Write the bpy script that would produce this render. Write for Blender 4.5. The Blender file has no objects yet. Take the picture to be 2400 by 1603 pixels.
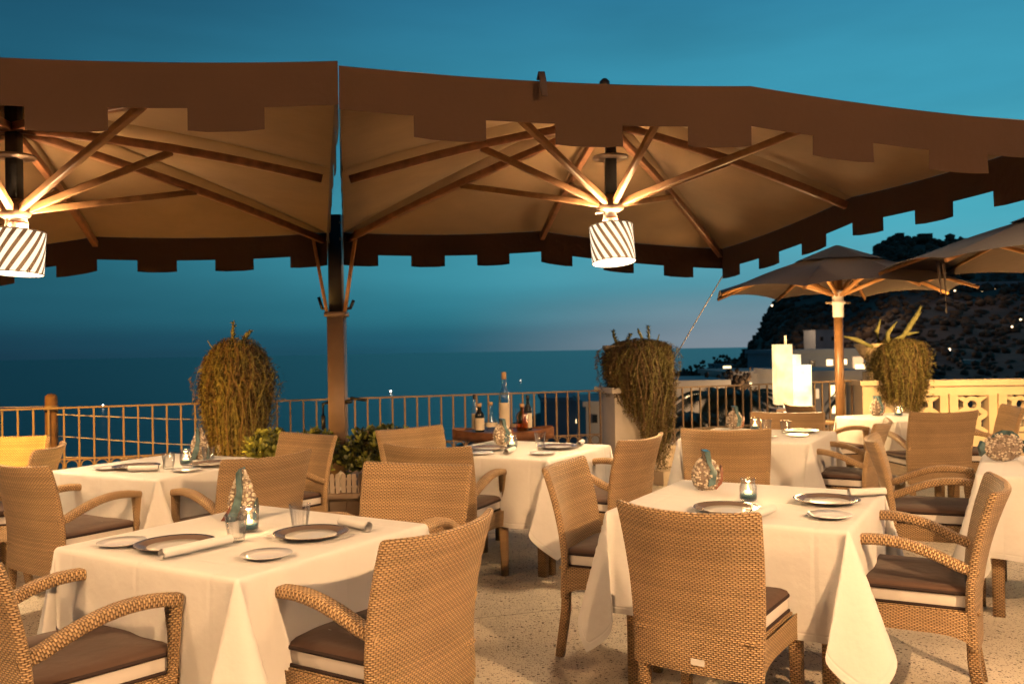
import bpy, math, random
from math import sin, cos, pi, sqrt, atan2, radians, floor
from mathutils import Vector, Matrix, noise
random.seed(7)
sc = bpy.context.scene
col = sc.collection

# ------------------------------------------------------------------ camera
cam_d = bpy.data.cameras.new('camera')
cam = bpy.data.objects.new('camera', cam_d)
col.objects.link(cam)
sc.camera = cam
cam_d.sensor_width = 36.0
cam_d.lens = 30.75
cam_d.clip_start = 0.05
cam_d.clip_end = 90000
cam_d.dof.use_dof = True
cam_d.dof.focus_distance = 3.7
cam_d.dof.aperture_fstop = 4.5
ROLL, PITCH = radians(1.0), math.atan(18.5 / 2050)
right = Vector((cos(ROLL), -sin(ROLL) * -sin(PITCH), -sin(ROLL) * cos(PITCH)))
fwd = Vector((0, cos(PITCH), sin(PITCH)))
up = right.cross(fwd)
m = Matrix((right, up, -fwd)).transposed().to_4x4()
m.translation = (0, 0, 1.45)
cam.matrix_world = m

# ------------------------------------------------------------------ dusk sky
world = bpy.data.worlds.new('World')
sc.world = world
world.use_nodes = True
nt = world.node_tree
nt.nodes.clear()
N = nt.nodes.new
L = nt.links.new
out = N('ShaderNodeOutputWorld')
bg = N('ShaderNodeBackground')
tc = N('ShaderNodeTexCoord')
sep = N('ShaderNodeSeparateXYZ')
L(tc.outputs['Generated'], sep.inputs[0])
def wramp(stops):
    r = N('ShaderNodeValToRGB')
    r.color_ramp.interpolation = 'EASE'
    el = r.color_ramp.elements
    while len(el) < len(stops):
        el.new(0.5)
    for e, (p, c) in zip(el, stops):
        e.position = p
        e.color = (*c, 1)
    L(sep.outputs['Z'], r.inputs[0])
    return r
dark = wramp([(0.0, (.0085, .035, .060)), (.014, (.009, .042, .070)), (.05, (.012, .075, .112)), (.11, (.014, .100, .145)), (.25, (.013, .092, .150)), (.42, (.009, .058, .112)), (1.0, (.003, .018, .04))])
glow = wramp([(0.0, (.018, .120, .175)), (.014, (.020, .140, .200)), (.04, (.034, .230, .300)), (.09, (.060, .345, .435)), (.16, (.068, .375, .475)), (.26, (.044, .290, .415)), (.42, (.026, .190, .325)), (1.0, (.004, .03, .06))])
mp = N('ShaderNodeMapping')
mp.vector_type = 'NORMAL'
L(tc.outputs['Generated'], mp.inputs[0])
dot = N('ShaderNodeVectorMath')
dot.operation = 'DOT_PRODUCT'
L(tc.outputs['Generated'], dot.inputs[0])
dot.inputs[1].default_value = (.80, .60, 0)
mr = N('ShaderNodeMapRange')
mr.interpolation_type = 'SMOOTHSTEP'
mr.inputs[1].default_value = -.02
mr.inputs[2].default_value = .96
L(dot.outputs['Value'], mr.inputs[0])
# soft high streaks of cloud
mp2 = N('ShaderNodeMapping')
mp2.inputs['Scale'].default_value = (2.2, 2.2, 11)
L(tc.outputs['Generated'], mp2.inputs[0])
nz = N('ShaderNodeTexNoise')
nz.inputs['Scale'].default_value = 1.6
nz.inputs['Detail'].default_value = 5
L(mp2.outputs[0], nz.inputs[0])
nr = N('ShaderNodeMapRange')
nr.inputs[1].default_value = .3
nr.inputs[2].default_value = .75
nr.inputs[3].default_value = .90
nr.inputs[4].default_value = 1.10
L(nz.outputs[0], nr.inputs[0])
mx = N('ShaderNodeMix')
mx.data_type = 'RGBA'
L(mr.outputs[0], mx.inputs[0])
L(dark.outputs[0], mx.inputs[6])
L(glow.outputs[0], mx.inputs[7])
# pale afterglow low over the sea towards the sunset
pk = wramp([(0.0, (1, 1, 1)), (.03, (.74, .74, .74)), (.075, (.22, .22, .22)), (.14, (0, 0, 0)), (1.0, (0, 0, 0))])
pr = N('ShaderNodeMapRange')
pr.interpolation_type = 'SMOOTHSTEP'
pr.inputs[1].default_value = -.10
pr.inputs[2].default_value = .24
pr.inputs[4].default_value = .85
L(sep.outputs['X'], pr.inputs[0])
pm = N('ShaderNodeMath')
pm.operation = 'MULTIPLY'
L(pk.outputs[0], pm.inputs[0])
L(pr.outputs[0], pm.inputs[1])
mp3 = N('ShaderNodeMix')
mp3.data_type = 'RGBA'
L(pm.outputs[0], mp3.inputs[0])
L(mx.outputs[2], mp3.inputs[6])
mp3.inputs[7].default_value = (.225, .265, .305, 1)
L(mp3.outputs[2], bg.inputs[0])
L(nr.outputs[0], bg.inputs[1])
L(bg.outputs[0], out.inputs[0])
nt.nodes.remove(mp)

sc.view_settings.view_transform = 'Standard'
sc.view_settings.look = 'None'
sc.view_settings.gamma = 1
sc.view_settings.use_curve_mapping = False
sc.view_settings.exposure = .14
sc.render.engine = 'CYCLES'
sc.cycles.use_denoising = True
sc.cycles.caustics_reflective = False
sc.cycles.caustics_refractive = False
sc.cycles.max_bounces = 7
sc.cycles.transparent_max_bounces = 12
sc.cycles.sample_clamp_indirect = 4

WARM = (1.0, .585, .272)
AMBER = (1.0, .45, .05)
def point(name, loc, watts, colr, rad=.05):
    d = bpy.data.lights.new(name, 'POINT')
    d.energy = watts
    d.color = colr
    d.shadow_soft_size = rad
    o = bpy.data.objects.new(name, d)
    o.location = loc
    col.objects.link(o)
    return o
def spot(name, loc, target, watts, colr, angle, rad=.05, blend=.6):
    d = bpy.data.lights.new(name, 'SPOT')
    d.energy = watts
    d.color = colr
    d.spot_size = radians(angle)
    d.spot_blend = blend
    d.shadow_soft_size = rad
    o = bpy.data.objects.new(name, d)
    o.location = loc
    o.rotation_euler = (Vector(target) - Vector(loc)).to_track_quat('-Z', 'Y').to_euler()
    col.objects.link(o)
    return o
# unseen lights added behind the camera as weak fill
point('rear_fill_light', (-2.5, -3.0, 3.5), 110, WARM, .09)
point('rear_fill_light', (2.3, -3.0, 3.6), 120, WARM, .09)
# lamps hanging under the next canopies, just outside the picture on either side, with added fill spots
spot('side_lamp_and_fill', (-2.2, 2.25, 2.6), (-2.0, 2.5, 0), 155, WARM, 150, .08, .35)
spot('side_lamp_and_fill', (1.9, 1.9, 2.7), (1.8, 2.3, 0), 130, WARM, 150, .08, .35)
spot('front_lamp_and_fill', (2.9, -.3, 2.9), (.6, 4.0, .0), 1150, WARM, 100, .045, .5)
spot('front_lamp_and_fill', (-2.8, -.4, 2.9), (-1.0, 3.6, .0), 330, WARM, 100, .045, .5)  # added fill spot that lifts the dark left foreground
spot('side_lamp_and_fill', (4.9, 4.9, 2.6), (4.5, 5.6, 0), 230, WARM, 150, .08, .35)  # added fill spot that brightens the tables and chairs at the right
# amber uplight on the far left end of the terrace and the lamp washing the parapet
spot('amber_uplight_and_fill', (-4.9, 4.9, 1.5), (-3.5, 7.3, .7), 850, AMBER, 62, .08)
spot('parapet_lamp', (5.0, 8.6, 1.75), (5.3, 10.8, .65), 400, (1.0, .56, .17), 125, .1)
point('amber_uplight_and_fill', (5.3, 8.2, 1.0), 70, (1.0, .62, .25), .1)  # added fill from below for the underside of the cut off umbrella
point('amber_uplight_and_fill', (-2.45, 6.85, .42), 42, (1.0, .55, .14), .05)

# ------------------------------------------------------------------ materials
def newmat(name):
    m = bpy.data.materials.new(name)
    m.use_nodes = True
    return m, m.node_tree, m.node_tree.nodes['Principled BSDF']
def mat(name, c, rough=.6, metal=0, noise_amt=.12, scale=8.0, bump=0.0, bscale=None, spec=.4, coord='Object'):
    m, t, b = newmat(name)
    b.inputs['Roughness'].default_value = rough
    b.inputs['Metallic'].default_value = metal
    b.inputs['Specular IOR Level'].default_value = spec
    tcn = t.nodes.new('ShaderNodeTexCoord')
    n = t.nodes.new('ShaderNodeTexNoise')
    n.inputs['Scale'].default_value = scale
    n.inputs['Detail'].default_value = 6
    t.links.new(tcn.outputs[coord], n.inputs['Vector'])
    r = t.nodes.new('ShaderNodeMapRange')
    r.inputs[1].default_value = .3
    r.inputs[2].default_value = .7
    r.inputs[3].default_value = 1 - noise_amt
    r.inputs[4].default_value = 1 + noise_amt
    t.links.new(n.outputs[0], r.inputs[0])
    x = t.nodes.new('ShaderNodeVectorMath')
    x.operation = 'SCALE'
    x.inputs[0].default_value = c
    t.links.new(r.outputs[0], x.inputs['Scale'])
    t.links.new(x.outputs[0], b.inputs['Base Color'])
    if bump:
        n2 = t.nodes.new('ShaderNodeTexNoise')
        n2.inputs['Scale'].default_value = bscale or scale * 6
        n2.inputs['Detail'].default_value = 4
        t.links.new(tcn.outputs[coord], n2.inputs['Vector'])
        bp = t.nodes.new('ShaderNodeBump')
        bp.inputs['Strength'].default_value = bump
        bp.inputs['Distance'].default_value = .01
        t.links.new(n2.outputs[0], bp.inputs['Height'])
        t.links.new(bp.outputs[0], b.inputs['Normal'])
    return m
def emit(name, c, s):
    m, t, b = newmat(name)
    b.inputs['Base Color'].default_value = (.5, .45, .4, 1)
    b.inputs['Emission Color'].default_value = (*c, 1)
    b.inputs['Emission Strength'].default_value = s
    return m
def lamp_paper(name, c, s):
    m, t, b = newmat(name)
    b.inputs['Base Color'].default_value = (.012, .01, .008, 1)
    b.inputs['Specular IOR Level'].default_value = 0
    b.inputs['Roughness'].default_value = 1
    b.inputs['Emission Color'].default_value = (*c, 1)
    tcn = t.nodes.new('ShaderNodeTexCoord')
    n = t.nodes.new('ShaderNodeTexNoise')
    n.inputs['Scale'].default_value = 4.5
    n.inputs['Detail'].default_value = 3
    t.links.new(tcn.outputs['Object'], n.inputs[0])
    r = t.nodes.new('ShaderNodeMapRange')
    r.inputs[1].default_value = .35
    r.inputs[2].default_value = .65
    r.inputs[3].default_value = .66 * s
    r.inputs[4].default_value = 1.5 * s
    t.links.new(n.outputs[0], r.inputs[0])
    t.links.new(r.outputs[0], b.inputs['Emission Strength'])
    return m
def thin_glass(name, c=(.97, .96, .94)):
    m = bpy.data.materials.new(name)
    m.use_nodes = True
    t = m.node_tree
    t.nodes.clear()
    o = t.nodes.new('ShaderNodeOutputMaterial')
    tr = t.nodes.new('ShaderNodeBsdfTransparent')
    tr.inputs[0].default_value = (*c, 1)
    gl = t.nodes.new('ShaderNodeBsdfGlossy')
    gl.inputs['Roughness'].default_value = .13
    lw = t.nodes.new('ShaderNodeLayerWeight')
    lw.inputs[0].default_value = .28
    r = t.nodes.new('ShaderNodeMapRange')
    r.inputs[3].default_value = .10
    r.inputs[4].default_value = 1.0
    t.links.new(lw.outputs['Facing'], r.inputs[0])
    pw = t.nodes.new('ShaderNodeMath')
    pw.operation = 'POWER'
    pw.inputs[1].default_value = 1.4
    t.links.new(r.outputs[0], pw.inputs[0])
    mx_ = t.nodes.new('ShaderNodeMixShader')
    t.links.new(pw.outputs[0], mx_.inputs[0])
    t.links.new(tr.outputs[0], mx_.inputs[1])
    t.links.new(gl.outputs[0], mx_.inputs[2])
    t.links.new(mx_.outputs[0], o.inputs[0])
    return m
def glass(name, c, rough=.02):
    m, t, b = newmat(name)
    b.inputs['Base Color'].default_value = (*c, 1)
    b.inputs['Roughness'].default_value = rough
    b.inputs['Transmission Weight'].default_value = 1
    b.inputs['IOR'].default_value = 1.45
    return m

def math_node(t, op, a, b=None):
    n = t.nodes.new('ShaderNodeMath')
    n.operation = op
    for i, v in enumerate((a, b)):
        if v is None:
            continue
        if isinstance(v, (int, float)):
            n.inputs[i].default_value = v
        else:
            t.links.new(v, n.inputs[i])
    return n.outputs[0]

def wicker_mat(name, base, cell=(.0192, .0078)):
    m, t, b = newmat(name)
    uv = t.nodes.new('ShaderNodeUVMap')
    s = t.nodes.new('ShaderNodeSeparateXYZ')
    # small wobble so the strands are not ruled
    tcn = t.nodes.new('ShaderNodeTexCoord')
    wob = t.nodes.new('ShaderNodeTexNoise')
    wob.inputs['Scale'].default_value = 9
    t.links.new(tcn.outputs['Object'], wob.inputs['Vector'])
    wv = t.nodes.new('ShaderNodeVectorMath')
    wv.operation = 'SCALE'
    wv.inputs['Scale'].default_value = .012
    t.links.new(wob.outputs['Color'], wv.inputs[0])
    ad = t.nodes.new('ShaderNodeVectorMath')
    ad.operation = 'ADD'
    t.links.new(uv.outputs[0], ad.inputs[0])
    t.links.new(wv.outputs[0], ad.inputs[1])
    t.links.new(ad.outputs[0], s.inputs[0])
    u = math_node(t, 'DIVIDE', s.outputs[0], cell[0])
    v = math_node(t, 'DIVIDE', s.outputs[1], cell[1])
    row = math_node(t, 'FLOOR', v)
    off = math_node(t, 'MULTIPLY', math_node(t, 'MODULO', row, 2.0), .5)
    uu = math_node(t, 'FRACT', math_node(t, 'ADD', u, off))
    vv = math_node(t, 'FRACT', v)
    hu = math_node(t, 'SINE', math_node(t, 'MULTIPLY', uu, pi))
    hv = math_node(t, 'SINE', math_node(t, 'MULTIPLY', vv, pi))
    hgt = math_node(t, 'MULTIPLY', math_node(t, 'POWER', hu, .7), math_node(t, 'POWER', hv, .5))
    ramp = t.nodes.new('ShaderNodeValToRGB')
    e = ramp.color_ramp.elements
    e[0].position = .10
    e[0].color = (base[0] * .17, base[1] * .12, base[2] * .09, 1)
    e[1].position = .70
    e[1].color = (*base, 1)
    t.links.new(hgt, ramp.inputs[0])
    n = t.nodes.new('ShaderNodeTexNoise')
    n.inputs['Scale'].default_value = 5
    n.inputs['Detail'].default_value = 5
    t.links.new(tcn.outputs['Object'], n.inputs['Vector'])
    # each strand a slightly different straw tone
    wn = t.nodes.new('ShaderNodeTexWhiteNoise')
    wn.noise_dimensions = '1D'
    t.links.new(row, wn.inputs['W'])
    r = math_node(t, 'ADD', math_node(t, 'MULTIPLY', n.outputs[0], .5), math_node(t, 'MULTIPLY', wn.outputs[0], .28))
    sc_ = t.nodes.new('ShaderNodeVectorMath')
    sc_.operation = 'SCALE'
    t.links.new(ramp.outputs[0], sc_.inputs[0])
    oi = t.nodes.new('ShaderNodeObjectInfo')
    tone = math_node(t, 'ADD', math_node(t, 'MULTIPLY', oi.outputs['Random'], .26), .86)
    t.links.new(math_node(t, 'MULTIPLY', math_node(t, 'ADD', r, .62), tone), sc_.inputs['Scale'])
    t.links.new(sc_.outputs[0], b.inputs['Base Color'])
    b.inputs['Roughness'].default_value = .42
    b.inputs['Specular IOR Level'].default_value = .45
    bp = t.nodes.new('ShaderNodeBump')
    bp.inputs['Strength'].default_value = 1.0
    bp.inputs['Distance'].default_value = .007
    t.links.new(hgt, bp.inputs['Height'])
    t.links.new(bp.outputs[0], b.inputs['Normal'])
    return m

def fabric_mat(name, c, rough=.85, weave=900, translucent=0, amt=.1, wr=16):
    m, t, b = newmat(name)
    tcn = t.nodes.new('ShaderNodeTexCoord')
    n = t.nodes.new('ShaderNodeTexNoise')
    n.inputs['Scale'].default_value = 3
    n.inputs['Detail'].default_value = 7
    t.links.new(tcn.outputs['Object'], n.inputs['Vector'])
    r = t.nodes.new('ShaderNodeMapRange')
    r.inputs[1].default_value = .3
    r.inputs[2].default_value = .7
    r.inputs[3].default_value = 1 - amt
    r.inputs[4].default_value = 1 + amt
    t.links.new(n.outputs[0], r.inputs[0])
    x = t.nodes.new('ShaderNodeVectorMath')
    x.operation = 'SCALE'
    x.inputs[0].default_value = c
    t.links.new(r.outputs[0], x.inputs['Scale'])
    t.links.new(x.outputs[0], b.inputs['Base Color'])
    b.inputs['Roughness'].default_value = rough
    b.inputs['Specular IOR Level'].default_value = .2
    b.inputs['Sheen Weight'].default_value = .15
    n2 = t.nodes.new('ShaderNodeTexNoise')
    n2.inputs['Scale'].default_value = wr
    n2.inputs['Detail'].default_value = 6
    t.links.new(tcn.outputs['Object'], n2.inputs['Vector'])
    bp = t.nodes.new('ShaderNodeBump')
    bp.inputs['Strength'].default_value = .22
    bp.inputs['Distance'].default_value = .02
    t.links.new(n2.outputs[0], bp.inputs['Height'])
    t.links.new(bp.outputs[0], b.inputs['Normal'])
    if translucent:
        tr = t.nodes.new('ShaderNodeBsdfTranslucent')
        t.links.new(x.outputs[0], tr.inputs['Color'])
        ms = t.nodes.new('ShaderNodeMixShader')
        ms.inputs[0].default_value = translucent
        t.links.new(b.outputs[0], ms.inputs[1])
        t.links.new(tr.outputs[0], ms.inputs[2])
        t.links.new(ms.outputs[0], t.nodes['Material Output'].inputs[0])
    return m

WICKER = wicker_mat('woven_wicker', (.64, .425, .225))
WICKER_DARK = wicker_mat('woven_wicker_leg', (.56, .36, .18))
CLOTH = fabric_mat('white_linen', (.80, .77, .74), translucent=.12, amt=.03)
def add_creases(m):
    t = m.node_tree
    bp0 = [n for n in t.nodes if n.type == 'BUMP'][0]
    b = t.nodes['Principled BSDF']
    tcn = t.nodes.new('ShaderNodeTexCoord')
    s_ = t.nodes.new('ShaderNodeSeparateXYZ')
    t.links.new(tcn.outputs['Object'], s_.inputs[0])
    hs = []
    for ax in (0, 1):
        f = math_node(t, 'FRACT', math_node(t, 'ADD', math_node(t, 'DIVIDE', s_.outputs[ax], .37), 10.5))
        d = math_node(t, 'ABSOLUTE', math_node(t, 'SUBTRACT', f, .5))
        hs.append(math_node(t, 'MINIMUM', math_node(t, 'MULTIPLY', d, 22.0), 1.0))
    uv = t.nodes.new('ShaderNodeUVMap')
    us = t.nodes.new('ShaderNodeSeparateXYZ')
    t.links.new(uv.outputs[0], us.inputs[0])
    hem = math_node(t, 'MINIMUM', math_node(t, 'MULTIPLY', math_node(t, 'ABSOLUTE', math_node(t, 'SUBTRACT', us.outputs[0], .028)), 160.0), 1.0)
    h = math_node(t, 'MULTIPLY', math_node(t, 'MULTIPLY', hs[0], hs[1]), hem)
    bp = t.nodes.new('ShaderNodeBump')
    bp.inputs['Strength'].default_value = .35
    bp.inputs['Distance'].default_value = .006
    t.links.new(h, bp.inputs['Height'])
    t.links.new(bp0.outputs[0], bp.inputs['Normal'])
    t.links.new(bp.outputs[0], b.inputs['Normal'])
add_creases(CLOTH)
BROWN = fabric_mat('brown_cushion_fabric', (.088, .051, .037), amt=.2)
PIPE = mat('dark_piping', (.025, .012, .010), .8)
BAND = fabric_mat('cream_cushion_band', (.66, .60, .55), amt=.05)
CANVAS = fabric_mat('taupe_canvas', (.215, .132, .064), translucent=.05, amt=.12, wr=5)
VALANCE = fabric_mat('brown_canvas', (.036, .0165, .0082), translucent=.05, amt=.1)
WOODB = mat('red_brown_wood', (.20, .085, .04), .45, noise_amt=.3, scale=14)
WOODT = mat('teak_wood', (.42, .20, .07), .45, noise_amt=.25, scale=10)
WOODS = mat('strut_wood', (.25, .125, .055), .5, noise_amt=.25, scale=12)
WOODP = mat('dark_teak_pole', (.20, .10, .038), .3, noise_amt=.25, scale=10)
STEEL = mat('bronze_painted_steel', (.16, .105, .075), .45, .3)
DARKST = mat('black_steel', (.02, .017, .016), .4, .5)
RAILM = mat('cream_painted_iron', (.20, .135, .08), .5)
PLASTER = mat('cream_plaster', (.62, .50, .36), .85, noise_amt=.12, scale=3, bump=.25, bscale=40)
WHITEP = mat('white_plaster', (.68, .62, .55), .85, noise_amt=.1, scale=3, bump=.2, bscale=30)
STONE = mat('carved_stone', (.55, .42, .26), .9, noise_amt=.3, scale=14, bump=.6, bscale=60)
PICKET = mat('picket_paint', (.55, .45, .36), .7)
TILEM = mat('stone_facing', (.40, .30, .22), .75, noise_amt=.2, scale=6)
LEAF1 = mat('pittosporum_leaf', (.24, .25, .05), .45, noise_amt=.4, scale=25)
LEAF2 = mat('dark_leaf', (.05, .06, .015), .5, noise_amt=.4, scale=25)
HANG1 = mat('trailing_stem_olive', (.17, .145, .045), .7, noise_amt=.4, scale=20)
HANG2 = mat('trailing_stem_dry', (.13, .082, .035), .7, noise_amt=.4, scale=20)
CACT = mat('cactus_green', (.19, .18, .065), .6, noise_amt=.25, scale=20, bump=.4, bscale=50)
GLASSM = thin_glass('clear_glass', (1, 1, 1))
BLUEG = thin_glass('blue_bottle_glass', (.62, .84, .93))
AMBERG = thin_glass('amber_spirit', (.75, .36, .08))
DARKG = glass('dark_bottle_glass', (.05, .06, .03))
BLUES = mat('blue_sand', (.05, .13, .17), .8, noise_amt=.3, scale=60)
TEAL = mat('teal_ceramic', (.07, .115, .122), .18, noise_amt=.6, scale=26, spec=.6)
RUST = mat('rust_ceramic', (.20, .07, .04), .3, noise_amt=.4, scale=18)
PEB1 = mat('pale_pebble', (.62, .53, .42), .35, noise_amt=.3, scale=40)
PEB2 = mat('brown_pebble', (.25, .19, .145), .35, noise_amt=.3, scale=40)
RIM = mat('bronze_charger_rim', (.23, .165, .13), .25, .35, noise_amt=.15)
CHINA = mat('white_china', (.78, .74, .70), .2, noise_amt=.02)
CHGLASS = mat('frosted_plate_glass', (.70, .66, .58), .2, noise_amt=.05)
FLAME = emit('candle_flame', (1, .62, .22), 45)
WAX = emit('glowing_wax', (1, .62, .25), 3.0)
LAMPW = lamp_paper('glowing_lamp_panel', (1.0, .71, .31), 1.35)
LAMPW2 = lamp_paper('glowing_lamp_panel_bright', (1.0, .79, .44), 1.7)
WINLIT = emit('lit_window', (1.0, .72, .36), 2.6)
WINDIM = emit('dim_lit_window', (1.0, .62, .3), .9)
SPOTW = emit('street_light_glow', (1.0, .72, .42), 4)
BOATL = emit('boat_light', (1.0, .85, .65), 14)
CORK = mat('cork', (.50, .32, .17), .8)
LABEL = mat('paper_label', (.62, .52, .38), .7)
BLACKP = mat('black_plastic', (.015, .014, .014), .4)
ROPE = mat('white_rope', (.6, .52, .45), .8)
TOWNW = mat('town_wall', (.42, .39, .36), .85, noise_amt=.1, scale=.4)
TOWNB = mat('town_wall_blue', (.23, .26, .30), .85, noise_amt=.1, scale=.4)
ROOFM = mat('roof_terrace', (.22, .19, .17), .85)
DARKWIN = mat('dark_window', (.02, .025, .03), .15)
FOREST = mat('night_foliage', (.080, .054, .036), .9, noise_amt=.5, scale=.12)
HILLM = mat('hill_scrub', (.075, .048, .036), .95, noise_amt=.5, scale=.05)
PALMM = mat('palm_leaf', (.07, .075, .035), .5, noise_amt=.3, scale=3)
BARK = mat('palm_bark', (.14, .09, .05), .9, noise_amt=.3, scale=12)
POSTM = mat('rusty_post', (.16, .085, .04), .7, noise_amt=.35, scale=10)

def floor_mat():
    m, t, b = newmat('terrazzo_floor')
    tcn = t.nodes.new('ShaderNodeTexCoord')
    n0 = t.nodes.new('ShaderNodeTexNoise')
    n0.inputs['Scale'].default_value = 1.3
    n0.inputs['Detail'].default_value = 6
    t.links.new(tcn.outputs['Object'], n0.inputs[0])
    v1 = t.nodes.new('ShaderNodeTexVoronoi')
    v1.inputs['Scale'].default_value = 118
    t.links.new(tcn.outputs['Object'], v1.inputs[0])
    v2 = t.nodes.new('ShaderNodeTexVoronoi')
    v2.inputs['Scale'].default_value = 44
    t.links.new(tcn.outputs['Object'], v2.inputs[0])
    # chips: only some cells are dark
    def chips(v, thr, size):
        s = t.nodes.new('ShaderNodeSeparateColor')
        t.links.new(v.outputs['Color'], s.inputs[0])
        pick = math_node(t, 'LESS_THAN', s.outputs[0], thr)
        near = math_node(t, 'LESS_THAN', v.outputs['Distance'], size)
        return math_node(t, 'MULTIPLY', pick, near), s.outputs[1]
    c1, k1 = chips(v1, .42, .42)
    c2, k2 = chips(v2, .20, .30)
    base = t.nodes.new('ShaderNodeValToRGB')
    base.color_ramp.elements[0].position = .3
    base.color_ramp.elements[0].color = (.55, .475, .38, 1)
    base.color_ramp.elements[1].position = .7
    base.color_ramp.elements[1].color = (.74, .66, .54, 1)
    t.links.new(n0.outputs[0], base.inputs[0])
    cr = t.nodes.new('ShaderNodeValToRGB')
    cr.color_ramp.elements[0].color = (.10, .07, .05, 1)
    cr.color_ramp.elements[1].color = (.40, .31, .23, 1)
    t.links.new(k1, cr.inputs[0])
    x1 = t.nodes.new('ShaderNodeMix')
    x1.data_type = 'RGBA'
    t.links.new(c1, x1.inputs[0])
    t.links.new(base.outputs[0], x1.inputs[6])
    t.links.new(cr.outputs[0], x1.inputs[7])
    x2 = t.nodes.new('ShaderNodeMix')
    x2.data_type = 'RGBA'
    t.links.new(c2, x2.inputs[0])
    t.links.new(x1.outputs[2], x2.inputs[6])
    x2.inputs[7].default_value = (.10, .065, .045, 1)
    sx_ = t.nodes.new('ShaderNodeSeparateXYZ')
    rot = t.nodes.new('ShaderNodeMapping')
    rot.inputs['Rotation'].default_value = (0, 0, -.29)
    t.links.new(tcn.outputs['Object'], rot.inputs[0])
    t.links.new(rot.outputs[0], sx_.inputs[0])
    js = []
    for ax in (0, 1):
        f = math_node(t, 'FRACT', math_node(t, 'ADD', math_node(t, 'DIVIDE', sx_.outputs[ax], 2.1), 20.3))
        js.append(math_node(t, 'LESS_THAN', math_node(t, 'ABSOLUTE', math_node(t, 'SUBTRACT', f, .5)), .0022))
    jn = math_node(t, 'MULTIPLY', math_node(t, 'MAXIMUM', js[0], js[1]), .6)
    n5 = t.nodes.new('ShaderNodeTexNoise')
    n5.inputs['Scale'].default_value = 2.2
    n5.inputs['Detail'].default_value = 8
    n5.inputs['Roughness'].default_value = .7
    t.links.new(tcn.outputs['Object'], n5.inputs[0])
    st = t.nodes.new('ShaderNodeMapRange')
    st.inputs[1].default_value = .42
    st.inputs[2].default_value = .72
    st.inputs[3].default_value = 1.0
    st.inputs[4].default_value = .78
    t.links.new(n5.outputs[0], st.inputs[0])
    x3 = t.nodes.new('ShaderNodeMix')
    x3.data_type = 'RGBA'
    t.links.new(jn, x3.inputs[0])
    t.links.new(x2.outputs[2], x3.inputs[6])
    x3.inputs[7].default_value = (.16, .12, .09, 1)
    x4 = t.nodes.new('ShaderNodeVectorMath')
    x4.operation = 'SCALE'
    t.links.new(x3.outputs[2], x4.inputs[0])
    t.links.new(st.outputs[0], x4.inputs['Scale'])
    t.links.new(x4.outputs[0], b.inputs['Base Color'])
    b.inputs['Roughness'].default_value = .55
    b.inputs['Specular IOR Level'].default_value = .35
    bp = t.nodes.new('ShaderNodeBump')
    bp.inputs['Strength'].default_value = .35
    bp.inputs['Distance'].default_value = .006
    t.links.new(v1.outputs['Distance'], bp.inputs['Height'])
    t.links.new(bp.outputs[0], b.inputs['Normal'])
    return m
FLOORM = floor_mat()

def gravel_mat():
    m = mat('gravel_stone', (.42, .31, .18), .85, noise_amt=.5, scale=22)
    return m
GRAVEL = gravel_mat()

def sea_mat():
    m, t, b = newmat('sea_water')
    b.inputs['Base Color'].default_value = (.004, .022, .036, 1)
    b.inputs['Roughness'].default_value = .30
    b.inputs['IOR'].default_value = 1.33
    b.inputs['Specular IOR Level'].default_value = .5
    tcn = t.nodes.new('ShaderNodeTexCoord')
    mpn = t.nodes.new('ShaderNodeMapping')
    mpn.inputs['Scale'].default_value = (.02, .05, 1)
    t.links.new(tcn.outputs['Object'], mpn.inputs[0])
    n = t.nodes.new('ShaderNodeTexNoise')
    n.inputs['Scale'].default_value = 1
    n.inputs['Detail'].default_value = 8
    t.links.new(mpn.outputs[0], n.inputs[0])
    bp = t.nodes.new('ShaderNodeBump')
    bp.inputs['Strength'].default_value = .5
    bp.inputs['Distance'].default_value = 6
    t.links.new(n.outputs[0], bp.inputs['Height'])
    t.links.new(bp.outputs[0], b.inputs['Normal'])
    return m
SEAM = sea_mat()

def stripe_mat(name, sign):
    m, t, b = newmat(name)
    tcn = t.nodes.new('ShaderNodeTexCoord')
    s = t.nodes.new('ShaderNodeSeparateXYZ')
    t.links.new(tcn.outputs['Object'], s.inputs[0])
    ang = math_node(t, 'ARCTAN2', s.outputs[1], s.outputs[0])
    k = math_node(t, 'ADD', math_node(t, 'MULTIPLY', ang, 17 / (2 * pi)), math_node(t, 'MULTIPLY', s.outputs[2], sign * 10.5))
    f = math_node(t, 'FRACT', math_node(t, 'ADD', k, 100.0))
    d = math_node(t, 'LESS_THAN', f, .44)
    x = t.nodes.new('ShaderNodeMix')
    x.data_type = 'RGBA'
    t.links.new(d, x.inputs[0])
    x.inputs[6].default_value = (1.0, .84, .60, 1)
    x.inputs[7].default_value = (.085, .038, .014, 1)
    b.inputs['Base Color'].default_value = (.3, .25, .2, 1)
    t.links.new(x.outputs[2], b.inputs['Emission Color'])
    b.inputs['Emission Strength'].default_value = 1.25
    return m
STRIPE_R = stripe_mat('lit_striped_shade', 1)
STRIPE_L = stripe_mat('lit_striped_shade_mirrored', -1)
DIFFUSE = emit('lamp_diffuser', (1, .82, .52), 9)

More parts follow.
